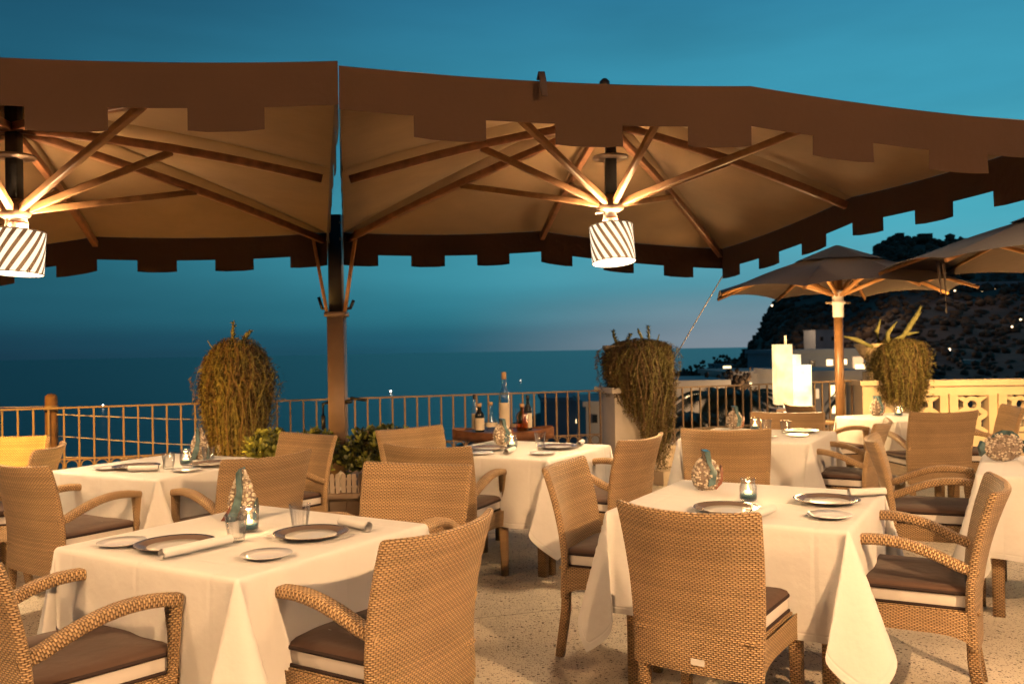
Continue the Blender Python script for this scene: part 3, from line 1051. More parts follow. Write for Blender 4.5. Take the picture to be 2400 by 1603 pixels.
def big_canopy(label, A, Bc, Fm, Fo, raise_mid, apex, hub, poleb, seed, tabs, lamp_label, stripe, tilt, lamp_z):
    """A back corner at the mast, Bc back outer corner, Fm front corner at seam, Fo front outer corner"""
    A, Bc, Fm, Fo, apex, hub = map(Vector, (A, Bc, Fm, Fo, apex, hub))
    um = thing('big_umbrella', label, 'umbrella', (0, 0, 0), 0, 'big square canopies on the shared mast')
    corners = [A, Bc, Fo, Fm]
    eave = []                                       # eight rib ends
    for k in range(4):
        p, q = corners[k], corners[(k + 1) % 4]
        eave += [p, (p + q) / 2 + Vector((0, 0, raise_mid[k]))]
    # roof: fan of sectors, slightly sagging between the ribs
    b = MB()
    NU, NV = 8, 12
    def edge(k, t):
        p, q = eave[k % 8], eave[(k + 1) % 8]
        w = p.lerp(q, t)
        w.z -= .10 * t * (1 - t)
        return w
    for k in range(8):
        def fn(i, j, k=k):
            e = edge(k, i / NU)
            t = j / NV
            p = apex.lerp(e, t)
            p.z += .03 * sin(pi * t) - .05 * sin(pi * t) * 4 * (i / NU) * (1 - i / NU)
            p.z += .016 * sin(pi * t) * noise.noise(Vector((p.x * 2.4, p.y * 2.4, seed)))
            return p
        b.grid(NU, NV, fn)
    b.build('canopy', CANVAS, um)
    # inner vent patch seen as a paler disc: second cap over the opening
    b = MB()
    for k in range(8):
        b.grid(6, 3, lambda i, j, k=k: apex.lerp(edge(k, i / 6), .04 + .27 * j / 3) + Vector((0, 0, .10 - .018 * j)))
    b.build('vent_cap', CANVAS, um)
    # valance with castellated tabs, four sides
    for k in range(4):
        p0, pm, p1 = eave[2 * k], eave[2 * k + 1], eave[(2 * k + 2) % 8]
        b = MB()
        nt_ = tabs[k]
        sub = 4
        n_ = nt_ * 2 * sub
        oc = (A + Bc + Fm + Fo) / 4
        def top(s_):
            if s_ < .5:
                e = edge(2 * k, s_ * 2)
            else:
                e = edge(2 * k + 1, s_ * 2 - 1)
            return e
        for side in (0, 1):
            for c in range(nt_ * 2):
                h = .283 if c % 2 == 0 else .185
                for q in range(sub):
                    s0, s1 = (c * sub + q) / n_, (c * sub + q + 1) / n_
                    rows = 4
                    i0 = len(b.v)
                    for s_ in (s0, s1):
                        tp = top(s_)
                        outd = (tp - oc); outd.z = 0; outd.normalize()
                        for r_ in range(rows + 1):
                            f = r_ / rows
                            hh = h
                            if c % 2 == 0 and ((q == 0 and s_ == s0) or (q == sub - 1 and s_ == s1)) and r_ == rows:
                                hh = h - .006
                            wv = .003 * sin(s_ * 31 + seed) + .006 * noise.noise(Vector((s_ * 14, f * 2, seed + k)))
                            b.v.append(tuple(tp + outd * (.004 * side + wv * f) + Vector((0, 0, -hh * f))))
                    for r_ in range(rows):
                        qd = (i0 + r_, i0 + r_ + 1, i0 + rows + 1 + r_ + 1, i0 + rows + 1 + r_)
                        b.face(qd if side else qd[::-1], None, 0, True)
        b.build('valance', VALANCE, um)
    # ribs under the canvas, struts from the hub
    top_c = apex + Vector((0, 0, -.10))
    for k in range(8):
        e = eave[k] + Vector((0, 0, -.03))
        inn = e + (top_c - e).normalized() * .05
        pts = []
        for i in range(7):
            t = i / 6
            p = top_c.lerp(inn, t)
            p.z += .035 * sin(pi * t) - .045
            pts.append(p)
        b = MB(); b.sweep(pts, rsq(.042, .052, .005, 2)); b.build('rib', WOODB, um)
        mid = pts[3]
        st = hub + (Vector((mid.x, mid.y, hub.z)) - hub).normalized() * .07
        b = MB(); b.sweep([st, mid + Vector((0, 0, -.02))], rsq(.036, .042, .005, 2)); b.build('strut', WOODS, um)
    b = MB(); b.sweep([hub + Vector((0, 0, -.05)), Vector((hub.x, hub.y, apex.z + .06))], rsq(.075, .075, .01)); b.build('pole', DARKST, um)
    b = MB(); b.lathe([(.05, -.06), (.085, -.04), (.09, 0), (.07, .05), (.05, .06)], 16, hub); b.build('hub', STEEL, um)
    b = MB(); b.lathe([(.03, 0), (.12, .005), (.12, .02), (.03, .03)], 20, hub + Vector((0, 0, .30))); b.build('pole_collar', STEEL, um)
    b = MB(); b.lathe([(.035, 0), (.035, .07), (.015, .09)], 12, Vector((apex.x, apex.y, apex.z + .06))); b.build('finial', DARKST, um)
    # pendant lamp
    lp = thing('pendant_lamp', lamp_label, 'lamp', (hub.x + .01, hub.y - .01, lamp_z), 0, 'striped pendant lamps')
    lp.rotation_euler = tilt
    zt = .25
    b = MB()
    nn = 40
    b.grid(nn, 5, lambda i, j: (.147 * cos(2 * pi * i / nn), .147 * sin(2 * pi * i / nn), zt * j / 5))
    b.build('lamp_shade', stripe, lp)
    b = MB(); b.lathe([(0, .001), (.142, .001), (.142, .005), (0, .005)], 36); b.build('diffuser', DIFFUSE, lp)
    for zz in (0, zt):
        b = MB()
        b.grid(32, 4, lambda i, j: ((.147 + .004 * cos(j * pi / 2)) * cos(2 * pi * i / 32), (.147 + .004 * cos(j * pi / 2)) * sin(2 * pi * i / 32), zz + .004 * sin(j * pi / 2)))
        b.build('shade_rim', BAND, lp)
    b = MB(); b.lathe([(.012, zt - .06), (.035, zt - .02), (.05, zt + .02), (.052, zt + .06), (.04, zt + .09), (.045, zt + .12), (.055, zt + .14), (.05, zt + .17)], 18); b.build('lamp_holder', CHINA, lp)
    b = MB(); b.lathe([(.0535, zt + .045), (.0545, zt + .05), (.0535, zt + .055)], 18); b.build('red_ring', RUST, lp)
    b = MB()
    b.tube([(-.06, -.03, zt + .17), (-.045, -.05, zt + .09), (-.055, -.05, zt)], .005, 6)
    b.tube([(-.045, -.05, zt + .09), (-.03, -.05, zt)], .005, 6)
    b.tube([(-.045, -.05, zt + .10), (-.09, -.05, zt + .12), (-.10, -.05, zt + .085), (-.045, -.05, zt + .09), (-.01, -.05, zt + .085), (-.005, -.05, zt + .115), (-.045, -.05, zt + .10)], .005, 6)
    b.build('tied_cord', ROPE, lp)
    for sx in (-1, 1):
        l = point('bulb', (sx * .095, 0, .17), 55, (1, .66, .34), .05)
        l.parent = lp
    l = spot('bulb_downlight', (0, 0, -.02), (0, 0, -1), 135, (1, .66, .34), 150, .12, .5)
    l.parent = lp
    return um
big_canopy('right big brown canopy with castellated valance and striped lamp', (-1.43, 7.5, 2.48), (1.98, 8.18, 2.36), (-.708, 3.68, 2.66), (2.96, 4.42, 2.535), (.09, .06, .055, .05),
           (.66, 5.93, 3.13), (.69, 5.93, 2.43), 0, 3, (6, 6, 6, 7), 'striped drum pendant lamp under the right canopy', STRIPE_R, (radians(-7), radians(-3), 0), 2.03)
big_canopy('left big brown canopy cut off by the photo edge', (-1.575, 7.5, 2.48), (-5.13, 6.67, 2.19), (-.718, 3.68, 2.68), (-4.22, 2.85, 2.40), (.09, .05, .08, .05),
           (-2.95, 5.17, 2.96), (-2.93, 5.17, 2.33), 0, 9, (6, 6, 6, 7), 'striped drum pendant lamp under the left canopy', STRIPE_L, (radians(-3), radians(2), 0), 1.95)
# strap lying over the front valance of the right canopy
b = MB(); b.sweep([(.145, 3.90, 2.655), (.15, 3.83, 2.665), (.155, 3.80, 2.62), (.16, 3.79, 2.55)], rsq(.03, .008, .002, 1)); tag(b.build('strap', PIPE), 'dark strap hanging over the edge of the right big canopy', 'strap')
b = MB(); b.tube([(1.98, 8.19, 2.10), (1.70, 9.35, 1.28)], .006, 5); tag(b.build('guy_rope', ROPE), 'thin pale guy rope from the right canopy corner to the pillar', 'rope')

# ------------------------------------------------------------------ small wooden umbrellas
def wood_umbrella(label, x, y, eave, rise, R, rot, seed, sides=8, tilt=0):
    um = thing('wooden_umbrella', label, 'umbrella', (x, y, 0), rot, 'wooden market umbrellas')
    b = MB()
    ap = Vector((0, 0, eave + rise))
    E = [Vector((R * cos(2 * pi * k / sides), R * sin(2 * pi * k / sides), eave)) for k in range(sides)]
    for k in range(sides):
        p, q = E[k], E[(k + 1) % sides]
        def fn(i, j, p=p, q=q):
            e = p.lerp(q, i / 6)
            e.z += .05 * 4 * (i / 6) * (1 - i / 6)
            t = .05 + .95 * j / 8
            w = ap.lerp(e, t)
            w.z += .04 * sin(pi * t) - .05 * sin(pi * t) * 4 * (i / 6) * (1 - i / 6)
            return w
        b.grid(6, 8, fn)
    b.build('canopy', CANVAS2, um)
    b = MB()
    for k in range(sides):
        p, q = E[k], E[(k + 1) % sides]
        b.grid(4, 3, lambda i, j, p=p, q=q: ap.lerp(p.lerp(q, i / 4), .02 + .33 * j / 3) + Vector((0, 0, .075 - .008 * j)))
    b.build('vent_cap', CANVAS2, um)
    hub = Vector((0, 0, eave - .03))
    for k in range(sides):
        b = MB(); b.sweep([ap + Vector((0, 0, -.05)), ap.lerp(E[k], .5) + Vector((0, 0, .012)), E[k] + Vector((0, 0, -.02))], rsq(.026, .03, .004, 1)); b.build('rib', WOODT, um)
        mid = ap.lerp(E[k], .5)
        b = MB(); b.sweep([hub + Vector((E[k].x, E[k].y, 0)).normalized() * .05, mid + Vector((0, 0, -.012))], rsq(.03, .034, .004, 1)); b.build('strut', WOODT, um)
    b = MB(); b.lathe([(.047, 0), (.047, eave + rise - .03)], 16); b.build('pole', WOODP, um)
    b = MB(); b.lathe([(.05, .35), (.062, .36), (.062, .62), (.05, .63)], 16); b.build('pole_sleeve', BAND, um)
    b = MB(); b.lathe([(.05, eave - .26), (.056, eave - .25), (.056, eave - .13), (.075, eave - .12), (.075, eave - .10), (.056, eave - .09), (.056, eave - .02), (.075, eave), (.05, eave + .02)], 16); b.build('runner', BAND, um)
    b = MB(); b.tube([(-.14, 0, eave - .11), (.14, 0, eave - .11)], .012, 7); b.build('pin', RAILM, um)
    b = MB(); b.lathe([(.30, 0), (.30, .05), (.07, .08), (.06, .25)], 20); b.build('stand', STEEL, um)
    return um
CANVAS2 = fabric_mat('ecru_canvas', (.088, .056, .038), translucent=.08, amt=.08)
wood_umbrella('ecru umbrella on a round teak pole behind the parapet table', 3.40, 9.1, 1.99, .42, 1.30, .2, 1)
wood_umbrella('ecru umbrella cut off by the right edge of the photo', 4.85, 7.35, 2.10, .50, 1.62, .39, 2)
for k, (xa, z1) in enumerate(((3.42, 1.83), (3.46, 1.68))):
    b = MB(); b.sweep([(xa, 7.0, 2.10), (xa + .005, 6.98, 1.95), (xa + .012, 6.98, z1)], rsq(.03, .004, .001, 1)); tag(b.build('tie_strap', CANVAS2), ('shorter' if k == 0 else 'longer') + ' of two straps hanging from the cut off umbrella', 'strap')

# ------------------------------------------------------------------ planter with picket fence round the mast
pl = thing('planter_base', 'stone faced planter base around the foot of the mast', 'planter', (-1.45, 7.35, 0), .06)
b = MB(); b.box((0, 0, .17), (1.06, 1.36, .34)); b.build('core', TILEM, pl)
b = MB(); b.box((0, 0, .362), (1.14, 1.44, .035)); b.build('coping', TILEM, pl)
pnl = None
for k in range(8):
    x = -.53 + (k + .5) * 1.06 / 8
    if pnl is None:
        b = MB(); b.box((0, 0, 0), (.122, .02, .30)); pnl = b.build('facing_slab', TILEM, pl, (x, -.69, .17))
    else:
        part_copy(pnl, (x, -.69 + random.uniform(-.003, .003), .17), pl)
for k in range(9):
    part_copy(pnl, (.54, -.62 + k * .155, .17), pl, (0, 0, pi / 2))
pf = thing('picket_fence', 'miniature white picket fence edging the planted mast base', 'fence', (-1.45, 7.35, .38), .06)
pk = None
def picket():
    b = MB()
    w, h, t = .016, .15, .009
    out_ = [(-w, 0), (w, 0), (w, h - .014), (w * .7, h - .005), (0, h), (-w * .7, h - .005), (-w, h - .014)]
    i0 = len(b.v)
    for y in (-t / 2, t / 2):
        for p in out_: b.v.append((p[0], y, p[1]))
    n_ = len(out_)
    b.face([i0 + k for k in range(n_)]); b.face([i0 + n_ + k for k in range(n_)][::-1])
    for k in range(n_): b.face((i0 + k, i0 + n_ + k, i0 + n_ + (k + 1) % n_, i0 + (k + 1) % n_))
    return b
for k in range(26):
    x = -.52 + k * .0415
    if pk is None: pk = picket().build('picket', PICKET, pf, (x, -.66, 0))
    else: part_copy(pk, (x, -.66, random.uniform(-.003, .003)), pf, (0, random.uniform(-.03, .03), 0))
for k in range(30):
    part_copy(pk, (.53, -.64 + k * .0425, random.uniform(-.003, .003)), pf, (0, 0, pi / 2))
b = MB(); b.box((0, -.648, .045), (1.06, .008, .018)); b.box((0, -.648, .105), (1.06, .008, .018)); b.box((.518, 0, .045), (.008, 1.28, .018)); b.box((.518, 0, .105), (.008, 1.28, .018)); b.build('rail', PICKET, pf)
def bush(label, x, y, z, rx, ry, rz, n, seed, frac=.5):
    rnd = random.Random(seed)
    o = thing('leafy_bush', label, 'bush', (x, y, z), 0, 'leafy bushes in the mast planter')
    b = MB(); 
    for k in range(9):
        a = rnd.uniform(0, 2 * pi)
        b.tube([(0, 0, -.12), (rx * .5 * cos(a), ry * .5 * sin(a), rz * .5)], .008, 5)
    b.build('stem', BARK, o)
    b = MB()
    for k in range(n):
        a, u = rnd.uniform(0, 2 * pi), rnd.uniform(-.4, 1)
        rr = rnd.uniform(.55, 1.05)
        q = sqrt(max(0, 1 - u * u))
        c = Vector((rx * q * cos(a), ry * q * sin(a), rz * .35 + rz * .65 * u)) * 1.0
        c = Vector((c.x * rr, c.y * rr, c.z * (.6 + .4 * rr)))
        axis = (c.normalized() + Vector((0, 0, .7))).normalized()
        e1 = axis.orthogonal().normalized()
        e2 = axis.cross(e1)
        mi = 0 if rnd.random() < frac else 1
        for q_ in range(8):
            ph = q_ * 2.4 + rnd.random()
            tiltl = rnd.uniform(.3, 1.15)
            dirv = (e1 * cos(ph) + e2 * sin(ph)) * sin(tiltl) + axis * cos(tiltl)
            sdv = (e2 * cos(ph) - e1 * sin(ph))
            ll = rnd.uniform(.045, .075)
            i0 = len(b.v)
            w_ = ll * .2
            nrm = dirv.cross(sdv)
            for t, w in ((0, .2), (.5, .8), (.8, 1), (1, .25)):
                cpt = c + dirv * ll * t
                b.v += [tuple(cpt - sdv * w_ * w + nrm * .004 * w), tuple(cpt + sdv * w_ * w + nrm * .004 * w)]
            for i in range(3):
                b.face((i0 + 2 * i, i0 + 2 * i + 1, i0 + 2 * i + 3, i0 + 2 * i + 2), None, mi, True)
    tag(b.build('foliage', [LEAF1, LEAF2], o), kind='stuff')
    return o
bush('light green leafy bush left of the mast', -1.92, 7.0, .50, .22, .30, .32, 170, 1, .8)
bush('small leafy bush just behind the amber lit chair', -1.60, 7.1, .48, .22, .3, .33, 140, 2, .6)
bush('dark leafy bush right of the mast behind the pickets', -1.05, 6.95, .50, .30, .32, .34, 300, 3, .42)
# small pale ornaments among the plants
for k, (x, z) in enumerate(((-1.33, .40), (-1.14, .40))):
    o = thing('garden_lantern', ('left' if k == 0 else 'right') + ' small white lantern standing behind the picket fence', 'lantern', (x, 6.72, z))
    b = MB(); b.box((0, 0, .015), (.05, .05, .03)); b.build('base', WHITEP, o)
    b = MB(); b.lathe([(.018, .03), (.02, .08), (.012, .11), (.024, .125), (0, .15)], 10); b.build('body', WHITEP, o)

# ------------------------------------------------------------------ chairs
def chair(arms):
    H = .89
    wb, wt = (.268, .288) if arms else (.230, .256)
    o = thing('wicker_armchair' if arms else 'wicker_side_chair', 'x', 'chair')
    # curved, reclined back
    b = MB()
    def prof_y(z):
        return -.235 - .115 * max(0, (z - .42) / (H - .42)) ** 1.7
    def row(z, th):
        f = (z - .30) / (H - .30)
        w = wb + (wt - wb) * max(0, f) ** 1.3
        y0 = prof_y(z)
        cv = .055 * (.35 + .65 * max(0, f))
        pts = []
        nn = 12
        for i in range(nn + 1):
            u = -1 + 2 * i / nn
            pts.append((u * w, y0 + cv * abs(u) ** 2.4 + th / 2))
        for i in range(1, 4):
            a = pi * i / 4
            pts.append((w + th / 2 * sin(a), y0 + cv + th / 2 * cos(a)))
        for i in range(nn + 1):
            u = 1 - 2 * i / nn
            pts.append((u * w, y0 + cv * abs(u) ** 2.4 - th / 2))
        for i in range(1, 4):
            a = pi * i / 4
            pts.append((-w - th / 2 * sin(a), y0 + cv - th / 2 * cos(a)))
        pts.append(pts[0])
        return pts
    zs = [.285 + (H - .015 - .285) * j / 16 for j in range(17)]
    rows = [(z, .036) for z in zs] + [(H - .015 + .015 * sin(a), .036 * cos(a)) for a in (.5, .95, 1.35, 1.55)]
    R = []
    for z, th in rows:
        # top edge dips a little in the middle
        R.append([(x, y, z - .012 * (1 - (x / wt) ** 2) * max(0, (z - .6) / .3)) for x, y in row(z, th)])
    nP = len(R[0])
    per = [0]
    for k in range(1, nP):
        per.append(per[-1] + sqrt((R[8][k][0] - R[8][k - 1][0]) ** 2 + (R[8][k][1] - R[8][k - 1][1]) ** 2))
    b.grid(nP - 1, len(R) - 1, lambda i, j: R[j][i], lambda i, j: (per[i], rows[j][0] * 1.05))
    i0 = len(b.v)
    b.v += [(x, y, .285) for x, y in row(.285, .036)[:-1]]
    b.face([i0 + k for k in range(nP - 1)])
    b.build('backrest', WICKER, o)
    # seat frame with arched aprons
    b = MB()
    fw = .264 if arms else .226
    fy0, fy1 = -.22, .245
    def apron(p, q, t):
        p, q = Vector(p), Vector(q)
        n_ = 14
        d = (q - p)
        sd = Vector((-d.y, d.x, 0)).normalized() * t / 2
        for s_ in (1, -1):
            def fn(i, j, s_=s_):
                f = i / n_
                zb = .335 - .045 * (abs(2 * f - 1) ** 5)
                w = p.lerp(q, f) + sd * s_
                return (w.x, w.y, zb + (.425 - zb) * j / 2)
            b.grid(n_, 2, fn, lambda i, j: (i / n_ * d.length, .30 + j * .06))
        def bot(i, j):
            f = i / n_
            zb = .335 - .045 * (abs(2 * f - 1) ** 5)
            w = p.lerp(q, f) + sd * (1 - 2 * j)
            return (w.x, w.y, zb)
        b.grid(n_, 1, bot, lambda i, j: (i / n_ * d.length, j * .03))
    apron((-fw, fy0, 0), (-fw, fy1, 0), .035)
    apron((fw, fy0, 0), (fw, fy1, 0), .035)
    apron((-fw, fy1, 0), (fw, fy1, 0), .035)
    b.box((0, .005, .420), (2 * fw, .49, .012))
    b.build('seat_frame', WICKER, o)
    sec = rsq(.052, .052, .012, 2)
    for s_ in (-1, 1):
        b = MB()
        top = .655 if arms else .415
        b.sweep([(s_ * (fw + .003), fy1 - .015, 0), (s_ * fw, fy1 - .015, .3), (s_ * fw, fy1 - .015, top)], sec, scales=[.82, 1, 1])
        b.build('leg', WICKER_DARK, o)
        b = MB()
        b.sweep([(s_ * (wb - .022), fy0 - .030, 0), (s_ * (wb - .024), fy0 + .004, .22), (s_ * (wb - .026), fy0 + .010, .41)], sec, scales=[.8, .86, .84])
        b.build('leg', WICKER_DARK, o)
        if arms:
            pts = []
            for i in range(15):
                t = i / 14
                y = fy1 + .004 + (-.238 - fy1) * t
                z = .660 + .030 * sin(pi * min(1, t * 1.15)) - .085 * t ** 1.8
                x = s_ * (fw + .012 * sin(pi * t) - .012 * t)
                pts.append((x, y, z))
            b = MB(); b.sweep(pts, rsq(.060, .040, .014, 3)); b.build('arm', WICKER, o)
    # boxed seat cushion: brown top, cream band, dark piping
    cw, cy0, cy1 = fw - .012, -.215, .262
    def rr(w, y0, y1, r, n=4):
        return [(p[0], p[1] + (y0 + y1) / 2) for p in rsq(2 * w, y1 - y0, r, n)]
    ring = rr(cw, cy0, cy1, .035)
    rin = rr(cw - .006, cy0 + .006, cy1 - .006, .032)
    nR = len(ring)
    b = MB()
    levels = [(ring, .484), (ring, .493), ([(x * .97, y * .97 + .0007) for x, y in ring], .503), ([(x * .86, y * .86) for x, y in ring], .510), ([(x * .45, y * .45) for x, y in ring], .514)]
    b.grid(nR, len(levels) - 1, lambda i, j: (*levels[j][0][i % nR], levels[j][1] + .004 * noise.noise(Vector((levels[j][0][i % nR][0] * 6, levels[j][0][i % nR][1] * 6, 1)))))
    e = len(b.v)
    b.v += [(x * .45, y * .45, .514) for x, y in ring]
    b.face([e + k for k in range(nR)])
    e = len(b.v)
    b.v += [(x, y, .484) for x, y in ring]
    b.face([e + k for k in range(nR)][::-1])
    cu = b.build('seat_cushion', BROWN, o)
    b = MB()
    b.grid(nR, 2, lambda i, j: (rin[i % nR][0] * (1 + .012 * (j == 1)), rin[i % nR][1] * (1 + .012 * (j == 1)), .432 + .026 * j))
    b.build('side_band', BAND, cu)
    b = MB()
    for zz, th in ((.488, .013), (.430, .013)):
        b.grid(nR, 6, lambda i, j: (ring[i % nR][0] * (1 + .02 * cos(j * pi / 3)), (ring[i % nR][1] - .02) * (1 + .02 * cos(j * pi / 3)) + .02, zz + th * .6 * sin(j * pi / 3)))
    b.build('piping', PIPE, cu)
    if not arms:
        b = MB(); b.box((.02, -.256, .33), (.05, .004, .022)); b.build('maker_plate', CHINA, o)
    return o
ARM = chair(True)
SIDE = chair(False)
T = {  # tables: centre, angle, side
    'T1': (-1.03, 3.40, 58.5, .94), 'T2': (1.065, 3.95, 60, .95), 'T3': (-2.22, 5.62, 62, .94), 'T4': (.03, 6.16, 60, .94),
    'T5': (1.92, 6.86, 60, .94), 'T6': (3.655, 8.30, 20, .76), 'T7': (3.10, 4.79, 60, .94)}
used = {}
def place(kind, cx, cy, face, label, group):
    src = ARM if kind == 'a' else SIDE
    r = radians(face - 90)
    if kind not in used:
        used[kind] = 1
        src.location = (cx, cy, 0)
        src.rotation_euler = (0, 0, r)
        src['label'] = label
        src['group'] = group
        return
    c = copy_tree(src, (cx, cy, 0), r, label)
    c['group'] = group
def place_top(kind, tx, ty, face, label, group):
    f = radians(face)
    place(kind, tx + .35 * cos(f), ty + .35 * sin(f), face, label, group)
GA, GS = 'woven wicker armchairs around the tables', 'armless wicker chairs at the front right table'
place('a', -1.46, 2.85, 47, 'wicker armchair cut off by the bottom left corner, only arms and cushion showing', GA)
place('a', -.49, 3.02, 149, 'large wicker armchair at bottom centre, tall woven back towards the camera', GA)
place_top('a', -.47, 4.47, 250, 'wicker armchair on the far side of the nearest left table, facing the camera', GA)
place('a', -2.51, 4.97, 56, 'wicker armchair left of the railing table with both arms and brown cushion visible', GA)
place_top('a', -2.95, 5.68, 192, 'wicker armchair facing left, half hidden behind the railing table armchair', GA)
place_top('a', -3.68, 6.45, 268, 'yellow lit wicker armchair at the far left edge', GA)
place_top('a', -1.34, 4.90, 142, 'wicker armchair with its back to the camera at the railing table', GA)
place_top('a', -1.41, 6.20, 232, 'yellow lit wicker armchair in front of the mast and leafy planter', GA)
place_top('a', -.81, 6.56, 312, 'wicker armchair farthest back left of the bottle cart table', GA)
place_top('a', -.55, 5.23, 66, 'wicker armchair at the near left of the bottle cart table, one arm showing', GA)
place_top('s', .20, 4.39, 335, 'armless wicker chair left of the front right table with legs fully visible', GS)
place_top('s', .57, 3.05, 56, 'armless wicker chair with its back to the camera at the front right table', GS)
place_top('a', .86, 5.54, 145, 'wicker armchair right of the bottle cart table, facing left', GA)
place_top('a', 1.97, 3.50, 153, 'large wicker armchair at lower right, seat towards the front right table', GA)
place_top('a', 2.13, 5.30, 337, 'wicker armchair facing right towards the table cut off by the right edge', GA)
place_top('a', 1.44, 5.96, 75, 'wicker armchair with its back to the camera at the box lamp table', GA)
place_top('a', 2.73, 6.35, 150, 'wicker armchair facing left on the right side of the box lamp table', GA)
place_top('a', 2.32, 7.41, 250, 'wicker armchair directly in front of the glowing box lamp', GA)
place_top('a', 3.54, 7.12, 97, 'wicker armchair with its broad back to the camera at the parapet table', GA)
place_top('a', 4.40, 7.60, 166, 'amber lit wicker armchair by the pierced parapet at the right edge', GA)
place('a', 3.0, 8.35, 8, 'wicker armchair beside the teak umbrella pole, mostly hidden', GA)

# ------------------------------------------------------------------ tables and cloths
TN = {'T1': 'nearest left table', 'T2': 'front right table', 'T3': 'table by the left railing', 'T4': 'table before the bottle cart', 'T5': 'table before the glowing box lamp', 'T6': 'table by the amber parapet', 'T7': 'table cut off by the right edge'}
def cloth_mesh(S, h, drop, seed):
    a, R = S / 2 + .008, .016
    rnd = random.Random(seed)
    ins = [-a + 2 * a * k / 26 for k in range(27)]
    outs = [.004, .010, .018, .028, .045, .07, .10, .13, .16, .19, .22, .25, .28, .31, .34, .37, .40, drop]
    ss = [-a - u for u in outs[::-1]] + ins + [a + u for u in outs]
    ph = [rnd.uniform(0, 6.3) for _ in range(12)]
    cs = {(sx, sy): (rnd.uniform(.24, .31), rnd.uniform(.13, .20), rnd.uniform(-.05, .05)) for sx in (-1, 1) for sy in (-1, 1)}
    def prof(u):
        if u < R * pi / 2:
            return R * sin(u / R), -R + R * cos(u / R)
        return R, -R - (u - R * pi / 2)
    def pos(s, t):
        es, et = abs(s) - a, abs(t) - a
        sx, sy = (1 if s > 0 else -1), (1 if t > 0 else -1)
        if es <= 0 and et <= 0:
            z = .0015 * noise.noise(Vector((s * 5, t * 5, seed)))
            return (s, t, h + z)
        if es > 0 and et <= 0 or et > 0 and es <= 0:
            u = max(es, et)
            along = t if es > 0 else s
            hx, hz = prof(u)
            k = (0 if sx > 0 else 3) if es > 0 else (6 if sy > 0 else 9)
            f = u / drop
            w = sin(along * 9 + ph[k]) * .5 + sin(along * 17 + ph[k + 1]) * .3 + .9 * noise.noise(Vector((along * 4, u * 1.5, seed + k)))
            e = max(0, 1 - abs(along / a) ** 6)
            offn = (.012 + .042 * f * w) * f * e + .004 * f
            offn += .007 * noise.noise(Vector((along * 11, u * 9, seed))) * min(1, f * 6) * e
            hx += offn
            return ((a + hx) * sx, t, h + hz) if es > 0 else (s, (a + hx) * sy, h + hz)
        r = sqrt(es * es + et * et)
        th = atan2(et, es)
        tau = th / (pi / 2)
        hx, hz = prof(r)
        A, B_, tw = cs[(sx, sy)]
        rr = max(0, r - .01)
        tt = -A * rr * sin(2 * pi * tau) + tw * rr * sin(pi * tau) ** 2
        dd = B_ * rr * sin(pi * tau) ** 2 + .05 * rr * sin(4 * pi * tau) * sin(pi * tau)
        hor = sqrt(tt * tt + dd * dd)
        z = h + hz + (rr - sqrt(max(0, rr * rr - min(hor, rr * .9) ** 2))) * .9
        bx, by = a + hx * cos(th), a + hx * sin(th)
        bx += (dd - tt) / sqrt(2) if True else 0
        by += (dd + tt) / sqrt(2)
        return (bx * sx, by * sy, max(.03, z))
    b = MB()
    n_ = len(ss) - 1
    b.grid(n_, n_, lambda i, j: pos(ss[i], ss[j]), lambda i, j: (ss[-1] - max(abs(ss[i]), abs(ss[j])), 0))
    return b
CL = {'T1': 'white cloth on the nearest left table, pleated corner hanging toward the camera', 'T2': 'white cloth on the front right table with two long pointed corners',
      'T3': 'white cloth on the table by the left railing', 'T4': 'white cloth on the table before the bottle cart', 'T5': 'white cloth on the table before the glowing box lamp',
      'T6': 'white cloth on the small table by the amber parapet', 'T7': 'white cloth on the table cut off by the right edge'}
table0 = None
for i, (k, (x, y, a, S)) in enumerate(T.items()):
    r = radians(a)
    o = thing('dining_table', 'square wicker legged dining table, the ' + TN[k], 'table', (x, y, 0), r, 'square dining tables')
    b = MB(); b.box((0, 0, .725), (S - .01, S - .01, .04)); b.build('tabletop', WOODB, o)
    for sx in (-1, 1):
        for sy in (-1, 1):
            b = MB(); q = S / 2 - .07
            b.sweep([(sx * q, sy * q, 0), (sx * q, sy * q, .70)], rsq(.06, .06, .012, 2)); b.build('leg', WICKER_DARK, o)
    tag(cloth_mesh(S, .752, .44 if k != 'T6' else .40, 11 + i * 5).build('tablecloth', CLOTH, None, (x, y, 0), r), CL[k], 'tablecloth', 'white cloths on the dining tables')

# ------------------------------------------------------------------ things on the tables
ZT = .7545
def charger(x, y, label):
    o = thing('charger_plate', label, 'plate', (x, y, ZT), 0, 'bronze rimmed charger plates')
    b = MB(); b.lathe([(.096, .006), (.103, .007), (.128, .016), (.140, .019), (.141, .021), (.128, .0185), (.103, .0095), (.096, .008), (.096, .006)], 36); b.build('rim', RIM, o)
    b = MB(); b.lathe([(0, .003), (.06, .003), (.096, .0055), (.0965, .0095), (.06, .006), (0, .006)], 32); b.build('plate_centre', CHGLASS, o)
    b = MB(); b.lathe([(.055, .0), (.058, .0), (.060, .003), (.055, .003)], 28); b.build('foot', CHGLASS, o)
def bread(x, y, label):
    o = thing('bread_plate', label, 'plate', (x, y, ZT), 0, 'white bread plates')
    b = MB(); b.lathe([(0, .002), (.05, .002), (.058, .004), (.086, .013), (.087, .015), (.058, .0065), (.05, .005), (0, .005)], 32); b.build('dish', CHINA, o)
    b = MB(); b.lathe([(.04, 0), (.045, 0), (.045, .002), (.04, .002)], 24); b.build('foot', CHINA, o)
